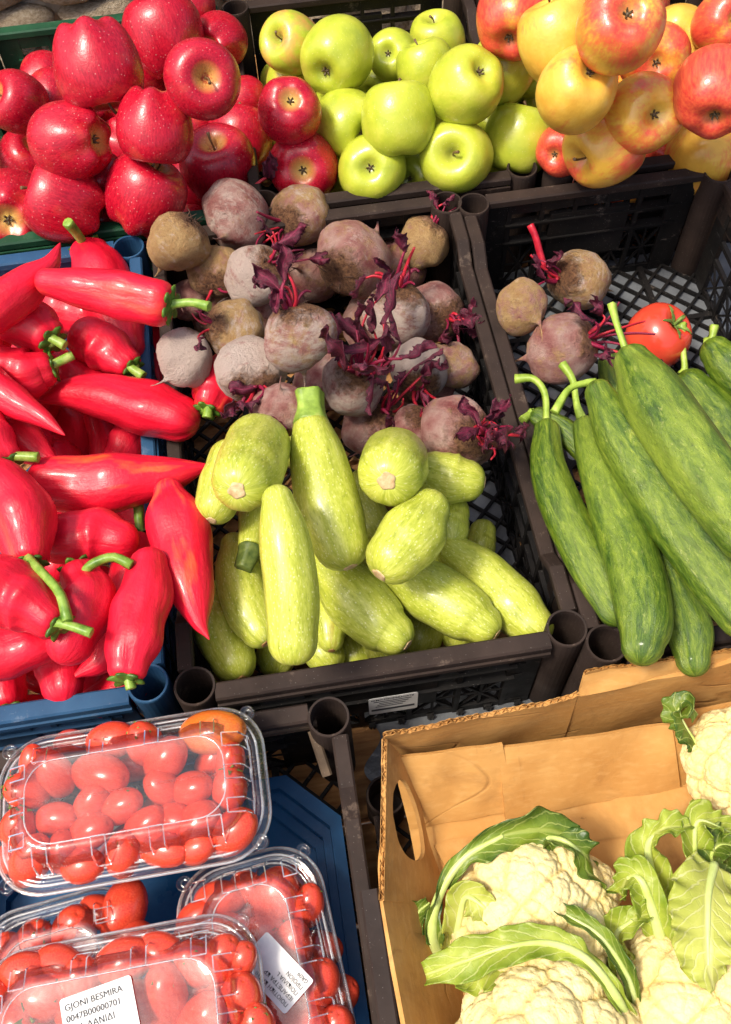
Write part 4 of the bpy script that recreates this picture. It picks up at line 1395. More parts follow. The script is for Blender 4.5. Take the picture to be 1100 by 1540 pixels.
w_ = settle([(990, 506, 47)], -.11)[0]
V, Fc = revolve([(0, .62), (.12, .66), (.3, .78), (.6, .8), (.9, .48), (1, .0), (.92, -.42), (.66, -.74), (.3, -.86), (0, -.86)], 40, 30, apple_fn(3, .022, .02))
tom = mk('tomato', V*w_[3]*1.03, Fc, MT['tomato'], None, True, None, w_[:3])
tom.rotation_euler = rot_to(nrm(M @ np.array([.45, .35, .75])), .4).to_euler()
tag(tom, 'large ripe red tomato lying between beetroots and cucumbers', 'tomato')
R = w_[3]
for i in range(5):
    a = i*1.2566+.3
    C = [np.array([math.cos(a)*q, math.sin(a)*q, h_])*R for q, h_ in ((.02, .70), (.2, .79), (.42, .88), (.62, .82+.06*(i % 2)))]
    V, Fc, T = leaf(C, [.03*R, .07*R, .05*R, .008*R], (0, 0, 1), .2, .3, i, 5, 10, 0, 0, .0006)
    mk('sepal', V, Fc, MT['tom_green'], tom, True, T)
V, Fc, T, _ = tube(np.array([(0, 0, .66), (.02, .03, .85), (.1, .06, 1.02)])*R, [.06*R, .045*R, .06*R], 8, 8, FLAT, FLAT)
mk('stem', V, Fc, MT['tom_green'], tom, True, T)

for i, a in enumerate([
    ([(812, 628, 16), (850, 650, 20), (880, 680, 18)], 'small dark cucumber hidden behind the bent stemmed one', [(798, 622), (786, 632, 2)], .0),
    ([(1104, 575, 22), (1085, 585, 24), (1110, 600, 22)], 'dark little cucumber low at the crate side', None, .0),
    ([(1078, 530, 24), (1092, 545, 30), (1115, 570, 30)], 'short dark green cucumber with an upright pale stem', [(1071, 508, 10), (1075, 490, 18)], .0),
    ([(920, 545, 20), (926, 580, 22), (945, 640, 22)], 'green cucumber mostly hidden behind the thickest one', None, .5),
    ([(980, 800, 30), (1010, 880, 34), (1036, 945, 36), (1043, 992, 26)], 'dark cucumber poking its rounded tip over the cardboard edge', None, .15),
    ([(1040, 580, 26), (1080, 630, 36), (1140, 720, 40)], 'cucumber with straight upright stem beside the tomato', [(1030, 552, 6), (1027, 520, 20), (1026, 486, 34)], .3),
    ([(823, 648, 19, -30), (824, 700, 27, -20), (846, 765, 32, -10), (885, 845, 33, 0), (925, 915, 28, 0)], 'slim cucumber with a long hooked pale stem at the crate side', [(822, 628, 2), (820, 592, 12), (803, 570, 16), (775, 570, 10)], .5),
    ([(881, 645, 20, -60), (897, 690, 30, -45), (922, 765, 37, -25), (953, 850, 42, -8), (969, 930, 42, 0), (966, 970, 32, 0)], 'cucumber whose rounded tip rests over the front rim', [(868, 608, 4), (862, 572, 12), (846, 547, 16)], .55),
    ([(902, 592, 22, -10), (935, 655, 38, -8), (1000, 755, 44, -4), (1062, 842, 45, 0), (1120, 920, 42, 0)], 'long dark cucumber with its stem bent back over the slim ones', [(880, 576, 4), (855, 586, 4), (834, 620, -6)], .35),
    ([(952, 545, 28, -36), (985, 600, 47, -24), (1050, 698, 52, 0), (1130, 800, 50, 20)], 'thickest light green cucumber lying on top of the others', [(938, 518, 8), (926, 482, 18), (920, 458, 22)], 1.0),
]):
    cucumber(a[0], a[1], a[2], -.12, a[3], i)

# ------------------------------------------------------------------ blue tray and punnets of small tomatoes
def rrect(hx, hy, rad, n=12, side=10):
    """closed loop of a rounded rectangle, counter-clockwise; also the running length"""
    P = []
    for cx, cy, a0 in ((hx-rad, hy-rad, 0), (-hx+rad, hy-rad, 90), (-hx+rad, -hy+rad, 180), (hx-rad, -hy+rad, 270)):
        for i in range(n+1):
            a = math.radians(a0+90*i/n)
            P.append((cx+rad*math.cos(a), cy+rad*math.sin(a)))
    P = np.array(P)
    out = []
    m = len(P)
    for i in range(m):
        a, b = P[i], P[(i+1) % m]
        k = side if i % (n+1) == n else 1
        for j in range(k):
            out.append(a+(b-a)*j/k)
    return np.array(out)


tray = bpy.data.objects.new('blue_tray', None)
COL.objects.link(tray)
tray.location = (-0.2004, -0.0022, -.164)
tag(tray, 'blue plastic tray with ribbed rim lying in the tomato crate', 'tray')
hx, hy = .186, .278
def octo(hx, hy, c, z):
    return [(hx, hy-c, z), (hx-c, hy, z), (-hx+c, hy, z), (-hx, hy-c, z), (-hx, -hy+c, z), (-hx+c, -hy, z), (hx-c, -hy, z), (hx, -hy+c, z)]
rows = [octo(hx, hy, .05, .055), octo(hx, hy, .05, .058), octo(hx-.012, hy-.012, .046, .058), octo(hx-.013, hy-.013, .046, .046), octo(hx-.021, hy-.021, .044, .046), octo(hx-.022, hy-.022, .044, .034), octo(hx-.03, hy-.03, .042, .034), octo(hx-.031, hy-.031, .042, .022)]
V = [p for r_ in rows for p in r_]
Fc = grid_faces(len(rows), 8)
Fc.append(tuple(range(len(V)-8, len(V))))
mk('tray_body', V, Fc, MT['tray'], tray, False)
for cx, cy in ((.10, .03), (.10, -.17), (-.08, .03), (-.08, -.17), (.10, .21)):
    for rr in (.062, .036):
        th = np.linspace(0, 2*math.pi, 48, endpoint=False)
        R4 = [(rr-.004, .0225), (rr-.003, .0258), (rr+.003, .0258), (rr+.004, .0225)]
        if cy > .1:
            continue
        V = np.concatenate([np.stack([cx+r_*np.cos(th), cy+r_*np.sin(th), np.full(48, z_)], 1) for r_, z_ in R4])
        mk('raised_ring', V, grid_faces(4, 48), MT['tray'], tray)
for i in range(7):
    v, f = box(.098, .108, .118+i*.0125, .1215+i*.0125, .0225, .0245)
    mk('raised_mark', v, f, MT['tray'], tray, False)


def punnet(cs, zr, label, dome=.03, deep=.052, slots=True, seed=0):
    """cs: the four rim corners in the photograph (far left, far right, near right, near left); zr: height of the rim"""
    q = np.array([W(a, b, zr) for a, b in cs])
    c = q.mean(0)
    ex = nrm((q[1]-q[0])+(q[2]-q[3]))
    hx = (np.linalg.norm(q[1]-q[0])+np.linalg.norm(q[2]-q[3]))/4
    hy = (np.linalg.norm(q[0]-q[3])+np.linalg.norm(q[1]-q[2]))/4
    root = bpy.data.objects.new('tomato_punnet', None)
    COL.objects.link(root)
    root.location = c-np.array([0, 0, deep])
    root.rotation_euler = (0, 0, math.atan2(ex[1], ex[0]))
    tag(root, label, 'punnet', 'clear plastic punnets of tomatoes')
    N = 26
    def loop(inset, z, rad, cast=0.0):
        L = rrect(hx-inset, hy-inset, rad, 10, N)
        if cast:
            # square ribs moulded into the side
            m = len(L)
            ctr = L*0
            s = np.arange(m)
            on = ((s % 13) < 6)
            L = L*(1-np.where(on, cast/np.linalg.norm(L, axis=1), 0))[:, None]
        return np.hstack([L, np.full((len(L), 1), z)])
    rd = .042
    lid = [loop(0, -.003, rd), loop(0, .0, rd), loop(.006, .0012, rd-.004), loop(.0075, .004, rd-.005), loop(.011, .0042, rd-.006), loop(.012, .0015, rd-.006), loop(.0145, .0015, rd-.008), loop(.016, .008, rd-.009, .006), loop(.019, dome*.8, rd-.011, .006), loop(.027, dome, rd-.014), loop(.031, dome+.0012, rd-.016), loop(.034, dome, rd-.018), loop(.05, dome+.0006, rd-.022)]
    m = len(lid[0])
    V = np.concatenate(lid)+np.array([0, 0, deep])
    Fc = []
    for i in range(len(lid)-1):
        for j in range(m):
            if slots and i in (7, 8) and (j % 39) in (15, 16):
                continue
            k = (j+1) % m
            Fc.append((i*m+j, i*m+k, (i+1)*m+k, (i+1)*m+j))
    Fc.append(tuple(range(len(V)-m, len(V))))
    mk('lid', V, Fc, MT['clear'], root)
    tr = [loop(.001, -.0045, rd), loop(.010, -.005, rd-.006), loop(.0135, -.008, rd-.008), loop(.019, -deep*.55, rd-.012), loop(.026, -deep*.93, rd-.014), loop(.032, -deep, rd-.016)]
    V = np.concatenate(tr)+np.array([0, 0, deep])
    Fc = [tuple(reversed(f)) for f in grid_faces(len(tr), m)]
    Fc.append(tuple(range(len(V)-m, len(V))))
    mk('base', V, [tuple(reversed(f)) for f in Fc], MT['clear'], root)
    def ring(inset, z, rad, tr_):
        L = rrect(hx-inset, hy-inset, rad, 10, N)
        P_ = np.hstack([L, np.full((len(L), 1), z+deep)])
        t_ = np.roll(P_, -1, 0)-np.roll(P_, 1, 0)
        t_ /= np.linalg.norm(t_, axis=1, keepdims=True)
        s_ = np.cross(t_, [0, 0, 1.0])
        a6 = np.linspace(0, 2*math.pi, 7)[:-1]
        V_ = np.concatenate([P_+s_*tr_*math.cos(a)+np.array([0, 0, tr_*math.sin(a)]) for a in a6]+[P_+s_*tr_])
        return V_, grid_faces(7, len(L))
    V, Fc, _ = join([ring(.0, -.0015, rd, .0016), ring(.006, .0022, rd-.004, .0012), ring(.0125, .002, rd-.007, .0011)])
    mk('rim', V, Fc, MT['clear_rim'], root)
    V, Fc, _ = join([ring(.033, dome+.0008, rd-.017, .0007)])
    mk('panel_ridge', V, Fc, MT['clear_rim'], root)
    # moulded frames round the vent slots
    spots = [(u_*hx*.62, sy_*(hy-.019), 0 if sy_ > 0 else math.pi) for u_ in (-1, -.33, .33, 1) for sy_ in (1, -1)]+[(sx_*(hx-.019), v_*hy*.42, -math.pi/2*sx_) for v_ in (-1, 0, 1) for sx_ in (1, -1)]
    for X_, Y_, A_r in spots:
        ca, sa = math.cos(A_r), math.sin(A_r)
        fr_ = [(-.006, -.014, dome+.0012), (-.006, .0, dome*.86), (-.006, .006, dome*.3), (.006, .006, dome*.3), (.006, .0, dome*.86), (.006, -.014, dome+.0012), (-.006, -.014, dome+.0012)]
        pts_ = [(X_+a_*ca-b_*sa, Y_+a_*sa+b_*ca, deep+z_) for a_, b_, z_ in fr_]
        parts_ = [bar(pts_[i_], pts_[i_+1], .0011, .0011, (.3, .2, .93)) for i_ in range(6)]
        V, Fc, _ = join(parts_)
        mk('vent_frame', V, Fc, MT['clear_rim'], root, False)
    th = np.linspace(0, 2*math.pi, 20, endpoint=False)
    for sx, sy in ((1, -1), (-1, -1), (1, 1), (-1, 1)):
        rows = [np.stack([r_*np.cos(th), r_*np.sin(th), np.full(20, z_)], 1) for r_, z_ in ((.0075, .0015), (.007, .006), (.0055, .0062), (.005, .003), (.0015, .003), (.001, .0065))]
        mk('snap_button', np.concatenate(rows)+np.array([sx*(hx-.011), sy*(hy-.011), deep]), grid_faces(6, 20), MT['clear'], root)
    return root, c, ex, hx, hy


TOM_ME = {}
for i in range(4):
    V, Fc = revolve([(0, .97), (.12, 1.0), (.35, .97), (.7, .72), (.93, .3), (1, -.1), (.92, -.5), (.68, -.86), (.35, -1.06), (.1, -1.12), (0, -1.11)], 24, 20, apple_fn(60+i, .01, .035))
    V[:, 2] *= (1.2, 1.3, 1.45, 1.35)[i]
    for k, mt in (('r', 'tomato'), ('o', 'tomato_or')):
        me = mk('small_tomato', V, Fc, MT[mt], None, True, link=False)
        TOM_ME[i, k] = me
P = []
for i in range(5):
    a = i*1.2566
    C = [np.array([math.cos(a)*q, math.sin(a)*q, h_]) for q, h_ in ((.02, 1.12), (.3, 1.12), (.5, 1.1), (.7, 1.06-.08*(i % 3)))]
    P.append(leaf(C, [.05, .11, .08, .012], (0, 0, 1), .3, .3, i, 5, 8, 0, 0, .012))
P.append(tube([(0, 0, 1.05), (.03, .02, 1.2), (.14, .05, 1.3)], [.07, .055, .07], 7, 6, FLAT, FLAT)[:3])
V, Fc, T = join(P)
CALYX_T = mk('calyx', V, Fc, MT['tom_green'], None, True, T, link=False)
tcount = 0


def small_tomato(px, py, r, zc, label, group, ang=None, orange=False, green=False):
    global tcount
    tcount += 1
    rg = np.random.default_rng(900+tcount)
    c = W(px, py, zc)
    rr = r*D(c)/F*1.0
    o = ob('small_tomato', TOM_ME[(tcount*3) % 4, 'o' if orange else 'r'])
    a = rg.uniform(0, 6.28) if ang is None else math.radians(ang)
    ax = nrm(M @ np.array([math.cos(a), math.sin(a), rg.uniform(.05, .7)]))
    o.matrix_world = Matrix.Translation(Vector(c)) @ rot_to(ax, rg.uniform(0, 6)) @ Matrix.Scale(rr, 4)
    if green or tcount % 3 == 0:
        ob('calyx', CALYX_T, o)
        label = label.replace(' tomato ', ' tomato with green calyx ')
    return tag(o, label, 'tomato', group)


GT = 'clear plastic punnets of tomatoes'
lab4 = 'small red tomato in the low punnet under the crosswise one'
lab3 = 'plum tomato in the punnet that stands lengthwise along the crate side'
lab1 = 'small plum tomato in the upper punnet beside the blue crate'
lab2 = 'plum tomato in the punnet with the white address label'
punnet([(-60, 1395), (195, 1320), (238, 1500), (-20, 1570)], -.035, 'low clear punnet half covered by two others', .026)
for px, py, r in ((186, 1372, 34), (112, 1402, 34), (52, 1412, 27), (15, 1432, 28), (150, 1372, 24), (205, 1410, 26), (120, 1450, 30), (60, 1460, 30), (180, 1460, 30)):
    small_tomato(px, py, r, -.034, lab4, 'tomatoes in the low punnet')
punnet([(243, 1325), (462, 1258), (560, 1620), (330, 1680)], -.028, 'clear punnet standing lengthwise beside the brown crate rim', .03)
for px, py, r, a in ((333, 1352, 27, 10), (415, 1350, 38, 80), (374, 1335, 24, 0), (296, 1380, 24, 40), (440, 1425, 34, 80), (395, 1405, 30, 30), (478, 1480, 34, 70), (430, 1490, 36, 60), (450, 1545, 36, 20), (505, 1545, 30, 80), (340, 1400, 30, 10), (465, 1360, 24, 80), (385, 1460, 34, 0), (395, 1530, 34, 90), (350, 1450, 30, 30)):
    small_tomato(px, py, r, -.03, lab3, 'tomatoes in the lengthwise punnet', a)
punnet([(-4, 1124), (398, 1050), (404, 1290), (-2, 1352)], .028, 'topmost clear punnet of plum tomatoes beside the blue crate rim', .03)
ot = []
for px, py, r, a in ((153, 1200, 27, 0), (60, 1200, 27, 30), (245, 1215, 28, 60), (110, 1260, 27, 0), (200, 1262, 27, 20), (330, 1200, 28, 80), (320, 1145, 26, 60), (110, 1120, 24, 0), (30, 1290, 26, 0), (300, 1270, 26, 0), (200, 1150, 26, 0)):
    small_tomato(px, py, r, .0, lab1, 'plum tomatoes in the upper punnet', a)
for px, py, r, a in ((40, 1190, 28, 160), (82, 1162, 28, 110), (153, 1164, 33, 0), (218, 1118, 29, 100), (250, 1140, 31, 50), (168, 1114, 29, 20), (50, 1150, 22, 90), (290, 1185, 27, 20), (244, 1183, 25, 140), (183, 1211, 27, 30), (139, 1210, 26, 60), (86, 1232, 26, 10), (29, 1244, 28, 80), (137, 1251, 28, 30), (220, 1243, 27, 45), (263, 1232, 25, 0), (300, 1240, 33, 55), (352, 1250, 31, 40), (48, 1293, 31, 60), (95, 1280, 25, 90), (126, 1302, 28, 10), (185, 1283, 27, 80), (248, 1278, 28, 0), (296, 1276, 25, 30), (345, 1185, 27, 85), (347, 1145, 23, 80)):
    small_tomato(px, py, r, .027, lab1, 'plum tomatoes in the upper punnet', a)
small_tomato(322, 1100, 34, .029, 'orange plum tomato at the end of the upper punnet', 'plum tomatoes in the upper punnet', 10, True)
P2 = punnet([(-60, 1452), (372, 1362), (425, 1660), (-20, 1740)], .03, 'clear punnet with a white address label on its lid', .03)
for px, py, r, a in ((60, 1500, 38, 10), (120, 1475, 34, 80), (190, 1445, 34, 20), (246, 1500, 38, 85), (332, 1440, 31, 60), (362, 1500, 34, 80), (295, 1448, 31, 120), (130, 1530, 36, 0), (40, 1462, 30, 10), (20, 1540, 38, 30), (200, 1510, 36, 0), (305, 1535, 36, 60), (385, 1545, 30, 90), (-20, 1500, 34, 0), (360, 1445, 26, 60), (90, 1450, 28, 0), (240, 1430, 28, 0)):
    small_tomato(px, py, r, .03, lab2, 'plum tomatoes in the labelled punnet', a)


for px, py, r, a in ((100, 1500, 36, 0), (160, 1480, 34, 60), (280, 1490, 34, 20), (330, 1490, 32, 80), (60, 1540, 34, 0), (260, 1545, 34, 40), (170, 1550, 34, 0), (340, 1545, 34, 0), (0, 1480, 34, 0)):
    small_tomato(px, py, r, .004, lab2, 'plum tomatoes in the labelled punnet', a)
for px, py, r, a in ((370, 1370, 32, 0), (430, 1390, 30, 60), (480, 1430, 30, 20), (400, 1440, 32, 80), (455, 1450, 32, 0), (500, 1500, 32, 40), (440, 1330, 28, 0), (300, 1410, 30, 0)):
    small_tomato(px, py, r, -.055, lab3, 'tomatoes in the lengthwise punnet', a)

# ------------------------------------------------------------------ paper labels with their print
def text_mesh(s, size):
    cu_ = bpy.data.curves.new('lettering', 'FONT')
    cu_.body = s
    cu_.size = size
    cu_.extrude = .00015
    cu_.resolution_u = 3
    t = bpy.data.objects.new('lettering', cu_)
    COL.objects.link(t)
    dg = bpy.context.evaluated_depsgraph_get()
    me = bpy.data.meshes.new_from_object(t.evaluated_get(dg))
    bpy.data.objects.remove(t)
    me.materials.clear()
    me.materials.append(MT['ink'])
    return me


def paper(w_, h_, lines, mat_w, label, size, lead, x0, top, bars=()):
    L = rrect(w_/2, h_/2, min(w_, h_)*.07, 5, 3)
    n = len(L)
    V = np.vstack([np.hstack([L, np.zeros((n, 1))]), np.hstack([L, np.full((n, 1), .0003)])])
    Fc = [tuple(range(n-1, -1, -1)), tuple(range(n, 2*n))]+[(i, (i+1) % n, n+(i+1) % n, n+i) for i in range(n)]
    o = mk('paper_label', V, Fc, MT['paper'], None, False)
    o.matrix_world = mat_w
    tag(o, label, 'label')
    for i, s in enumerate(lines):
        t = ob('lettering', text_mesh(s, size if not isinstance(size, list) else size[i]), o, (x0, top-i*lead, .0006))
    for (bx0, bx1, by0, by1) in bars:
        v, f = box(bx0, bx1, by0, by1, .0002, .0006)
        mk('printed_line', v, f, MT['ink'], o, False)
    return o


def mat_img(px, py, z, ang):
    """a flat pose at height z whose x axis runs along the image direction ang (degrees, counter-clockwise)"""
    p = W(px, py, z)
    q = W(px+30*math.cos(math.radians(ang)), py-30*math.sin(math.radians(ang)), z)
    a = math.atan2(q[1]-p[1], q[0]-p[0])
    return Matrix.Translation(Vector(p)) @ Matrix.Rotation(a, 4, 'Z')


paper(.056, .038, ['GJONI BESMIRA', '0047B00000701', 'ΕΛΛ ΑΑΝΙΔΙ', 'ΚΙΛΟ'], mat_img(150, 1524, .0625, 20), 'white paper label with black capitals on the punnet lid', .0065, .0082, -.025, .0095)
paper(.056, .034, ['ΠΟΙΟΤΙΚΗ ΚΑΤΗΓΟΡ', 'ΙΕΡΑΠΕΤΡΑ ΚΡ', 'ΠΟΙΚΙΛΙΑ L', 'ΠΡΟΪΟΝ', 'GR09'], mat_img(415, 1462, .0042, 133), 'white paper label printed in Greek, upside down under the punnet edge', .0046, .0058, -.025, .0095)
Mx = Matrix.Translation(Vector((0.0568, 0.3284, -.092))) @ Matrix.Rotation(math.radians(90), 4, 'X')
paper(.052, .050, ['FRESH POMEGRANATE'], Mx, 'small worn paper label on the front of the zucchini crate', .0044, .003, -.0235, .018,
      [(-.021+.002*((i*7) % 4), .019-.003*((i*5) % 4), .0125-i*.005, .0140-i*.005) for i in range(4)]+[(-.0235, .0225, -.0140, -.0090)])

# ------------------------------------------------------------------ cardboard box
BX = bpy.data.objects.new('cardboard_box', None)
COL.objects.link(BX)
bo = np.array([.23, .0, -.112])
BX.location = bo
tag(BX, 'torn open brown cardboard box holding the cauliflowers', 'box')
TH = .0042


def board(name, quad, parent, n=24, hole=None, edge=None, wob=.0012, seed=0):
    """a cardboard panel between four world corners (a, b along the top; c, d below b and a); hole: (u, v, ru, rv)"""
    a, b, c, d = [np.asarray(q, float) for q in quad]
    nm = nrm(np.cross(b-a, d-a))
    rg = np.random.default_rng(seed)
    m = max(8, n//2)
    us, vs = np.linspace(0, 1, n), np.linspace(0, 1, m)
    V = []
    if hole:
        # polar grid from the hole to the outline
        hu, hv, ru, rv = hole
        k = 64
        rows = []
        for t in np.linspace(0, 1, 9):
            row_ = []
            for i in range(k):
                an = 2*math.pi*i/k
                cx_, sx_ = math.cos(an), math.sin(an)
                # distance to the unit square from (hu, hv)
                tt = min(((1-hu)/cx_ if cx_ > 1e-6 else 9), (-hu/cx_ if cx_ < -1e-6 else 9), ((1-hv)/sx_ if sx_ > 1e-6 else 9), (-hv/sx_ if sx_ < -1e-6 else 9))
                iu, iv = hu+ru*cx_, hv+rv*sx_
                ou, ov = hu+tt*cx_, hv+tt*sx_
                row_.append((iu+(ou-iu)*t, iv+(ov-iv)*t))
            rows.append(row_)
        UV = np.array(rows).reshape(-1, 2)
        # snap the outer ring to the corners
        for cu_, cv_ in ((0, 0), (1, 0), (1, 1), (0, 1)):
            j = np.argmin(np.abs(UV[-k:]-np.array([cu_, cv_])).sum(1))
            UV[len(UV)-k+j] = (cu_, cv_)
        Fc = grid_faces(9, k)
        bd = [list(range(k)), list(range(len(UV)-1, len(UV)-k-1, -1))]
    else:
        UV = np.array([(u, v) for v in vs for u in us])
        Fc = grid_faces(m, n, False)
        bd = [[i for i in range(n-1, -1, -1)]+[i*n for i in range(1, m)]+[(m-1)*n+i for i in range(1, n)]+[i*n+n-1 for i in range(m-2, 0, -1)]]
    u, v = UV[:, [0]], UV[:, [1]]
    P = a*(1-u)*(1-v)+b*u*(1-v)+c*u*v+d*(1-u)*v
    ph = rg.uniform(0, 6, 6)
    P = P+nm*(wob*(np.sin(u*7+ph[0])*np.sin(v*3+ph[1])+.6*np.sin(u*13+ph[2]+v*4)))
    if edge:
        # ragged top edge
        dn = nrm(d-a)
        P = P+dn*((1-v)**3)*(edge*(np.sin(u*17+ph[3])*.5+np.sin(u*41+ph[4])*.3+np.sin(u*83+ph[5])*.2))
    Q = P-nm*TH
    n0 = len(P)
    VV = np.vstack([P, Q])
    FF = Fc+[tuple(reversed([j+n0 for j in f])) for f in Fc]
    for loop_ in bd:
        for i in range(len(loop_)):
            p, q = loop_[i], loop_[(i+1) % len(loop_)]
            FF.append((p, q, q+n0, p+n0))
    o = mk(name, VV-bo, FF, MT['card'], parent, False)
    top = P.reshape(m, n, 3)[0] if not hole else None
    return o, top, nm


def flutes(top, nm, parent, up):
    """the wavy middle layer that shows along a torn edge: two thin liners and a zigzag"""
    L = np.concatenate([[0], np.cumsum(np.linalg.norm(np.diff(top, axis=0), axis=1))])
    n = int(L[-1]/.0016)
    t = np.linspace(0, L[-1], n)
    C = np.stack([np.interp(t, L, top[:, i]) for i in range(3)], 1)
    up = np.asarray(up, float)
    jag = .0012*np.sin(t*700)+.0016*np.sin(t*230)+.0016*np.sin(t*93+1)
    out = []
    for off, w0 in ((0.0, 0), (-TH, 0), (-TH/2, 1)):
        zz = off+(np.sin(t*2*math.pi/.0078)*TH*.42 if w0 else 0)
        base = C+nm*np.asarray(zz).reshape(-1, 1)-up*.003
        tp = base+up*(.0065+jag*(.6 if w0 else 1.0)).reshape(-1, 1)
        V = np.concatenate([base, tp, tp-nm*.00045, base-nm*.00045])
        k = len(C)
        F_ = []
        for r_ in range(3):
            F_ += [(r_*k+i, r_*k+i+1, (r_+1)*k+i+1, (r_+1)*k+i) for i in range(k-1)]
        out.append((V, F_))
    V, Fc, _ = join(out)
    mk('corrugated_edge', V-bo, Fc, MT['card'], parent, False)


ZB = -.106
A_ = np.array([0.0366, 0.2686, 0.0020])
B_ = np.array([0.2249, 0.2779, 0.0020])
B2 = np.array([0.2335, 0.2933, 0.0160])
C2 = np.array([0.4706, 0.2897, 0.0160])
o, top, nm = board('far_wall', (A_, B_, (0.2256, 0.2713, -0.1080), (0.0418, 0.2678, -0.1080)), BX, 40, None, .0025, seed=1)
flutes(top, nm, o, (0, 0, 1))
o, top, nm = board('far_wall', (B_+[.0006, .001, .0], C2, (0.4610, 0.2691, -0.1080), (0.2261, 0.2718, -0.1080)), BX, 40, None, .0015, seed=2)
top2 = top
# the raised part of the torn edge
o2, top, nm = board('far_wall_flap', (B2, C2+[0, .003, .002], C2+[0, 0, -.006], B_+[.002, .0005, -.004]), BX, 40, None, .002, seed=3)
flutes(top, nm, o2, (0, 0, 1))
board('inner_flap', ((0.0423, 0.2568, -0.0335), (0.1504, 0.2541, -0.0345), (0.1582, 0.2035, -0.0985), (0.0514, 0.2036, -0.0985)), BX, 24, seed=4)
board('inner_flap', ((0.1464, 0.2517, -0.0395), (0.3182, 0.2479, -0.0395), (0.3271, 0.1992, -0.1005), (0.1474, 0.1981, -0.1035)), BX, 30, seed=5)
board('inner_flap', ((0.3165, 0.2570, -0.0345), (0.4662, 0.2566, -0.0345), (0.4612, 0.2029, -0.1035), (0.3231, 0.2017, -0.1035)), BX, 24, seed=6)
L0, L1 = A_+[-.0012, -.004, 0], np.array([0.0094, 0.1854, 0.0020])
L2 = np.array([0.0151, 0.0176, 0.0000])
o, top, nm = board('side_wall', (L1+[0.0, -.06, 0], L0, (0.0573, 0.2532, -0.0600), (0.0709, 0.1265, -0.1035)), BX, 40, (.545, .54, .27, .36), .002, seed=7)
tl = np.array([(L1+[0, -.06, 0])+(L0-(L1+[0, -.06, 0]))*t for t in np.linspace(0, 1, 30)])
flutes(tl[::-1], nrm(np.cross(L0-L1, np.array([0, 0, -1.0]))), o, (0, 0, 1))
board('side_wall', ((0.0164, -0.2665, 0.0000), L1+[0, -.0603, -.001], (0.0706, 0.1260, -0.1035), (0.0721, -0.2390, -0.1035)), BX, 30, seed=8)
board('box_floor', ((0.0514, 0.2059, ZB), (0.4611, 0.2074, ZB), (0.4606, -0.2639, ZB), (0.0583, -0.2695, ZB)), BX, 30, None, wob=.0008, seed=9)
o, top, nm = board('floor_flap', ((0.0710, 0.1847, ZB+.005), (0.4419, 0.2043, ZB+.005), (0.4516, 0.0732, ZB+.0052), (0.1294, 0.0082, ZB+.0052)), BX, 30, None, .006, wob=.0006, seed=10)


board('side_wall', ((.468, .286, .012), (.468, -.262, .004), (.462, -.262, -.104), (.462, .268, -.104)), BX, 30, seed=12)
board('near_wall', ((.466, -.2625, .002), (.016, -.2625, .002), (.070, -.2615, -.104), (.458, -.2615, -.104)), BX, 30, seed=13)


# ------------------------------------------------------------------ cauliflowers
def curd(center, R, flat, seed, up=(0, 0, 1)):
    rg = np.random.default_rng(seed)
    nl, nm_ = 120, 210
    ph = np.linspace(0.0, math.pi*.62, nl)
    th = np.linspace(0, 2*math.pi, nm_, endpoint=False)
    Ph, Th = np.meshgrid(ph, th, indexing='ij')
    Nn = np.stack([np.sin(Ph)*np.cos(Th), np.sin(Ph)*np.sin(Th), np.cos(Ph)], -1).reshape(-1, 3)
    def seeds(n, jit):
        i = np.arange(n)+.5
        p = np.arccos(1-1.45*i/n)
        t = math.pi*(1+5**.5)*i
        S_ = np.stack([np.sin(p)*np.cos(t), np.sin(p)*np.sin(t), np.cos(p)], 1)+rg.normal(size=(n, 3))*jit
        return S_/np.linalg.norm(S_, axis=1, keepdims=True)
    def layer(n, jit, soft):
        S_ = seeds(n, jit)
        dt = np.clip(Nn @ S_.T, -1, 1)
        part_ = np.partition(-dt, 1, axis=1)[:, :2]
        d1, d2 = np.arccos(np.clip(-part_[:, 0], -1, 1)), np.arccos(np.clip(-part_[:, 1], -1, 1))
        g_ = d2-d1
        sz = math.sqrt(2.9/n)
        return np.clip(1-(d1/(sz*1.25))**2, 0, 1)*.6+.4*(1-np.exp(-g_/(soft*sz))), g_/sz
    h1, g1 = layer(26, .09, .22)
    h2, g2 = layer(210, .03, .3)
    h3, g3 = layer(900, .012, .35)
    low = .035*np.sin(Nn @ rg.normal(size=3)*3+1)+.03*np.sin(Nn @ rg.normal(size=3)*4)
    rad = 1+low*.7+.13*(h1-.6)+.042*(h2-.6)+.02*(h3-.6)
    V = Nn*rad[:, None]*R
    V[:, 2] *= flat
    crev = np.minimum(g1*1.1, g2*.9+.06)
    T = np.stack([crev, g2, g3], 1)
    Fc = [tuple(reversed(f)) for f in grid_faces(nl, nm_)]
    Fc = [tuple(reversed(f)) for f in Fc]
    Fc.append(tuple(range(len(V)-nm_, len(V))))
    return V, Fc, T


def cauliflower(px, py, r, zc, label, seed, flat=.85, tilt=(0, 0, 1)):
    c = W(px, py, zc)
    R = r*D(c)/F
    root = bpy.data.objects.new('cauliflower', None)
    COL.objects.link(root)
    root.location = (c[0], c[1], ZB+.008)
    tag(root, label, 'cauliflower', 'cauliflowers in the cardboard box')
    V, Fc, T = curd(c, R, flat, seed)
    rm = np.array(rot_to(nrm(tilt), seed*1.3).to_3x3())
    V = V @ rm.T
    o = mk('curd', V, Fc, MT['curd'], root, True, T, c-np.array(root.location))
    # the pale stalk underneath
    V, Fc, T, _ = tube([(0, 0, .0), (0, 0, max(.02, c[2]-ZB-.03))], [R*.35, R*.55], 16, 6, FLAT, FLAT)
    mk('stalk', V, Fc, MT['midrib'], root, True, T)
    root['R'] = R
    return root, c, R


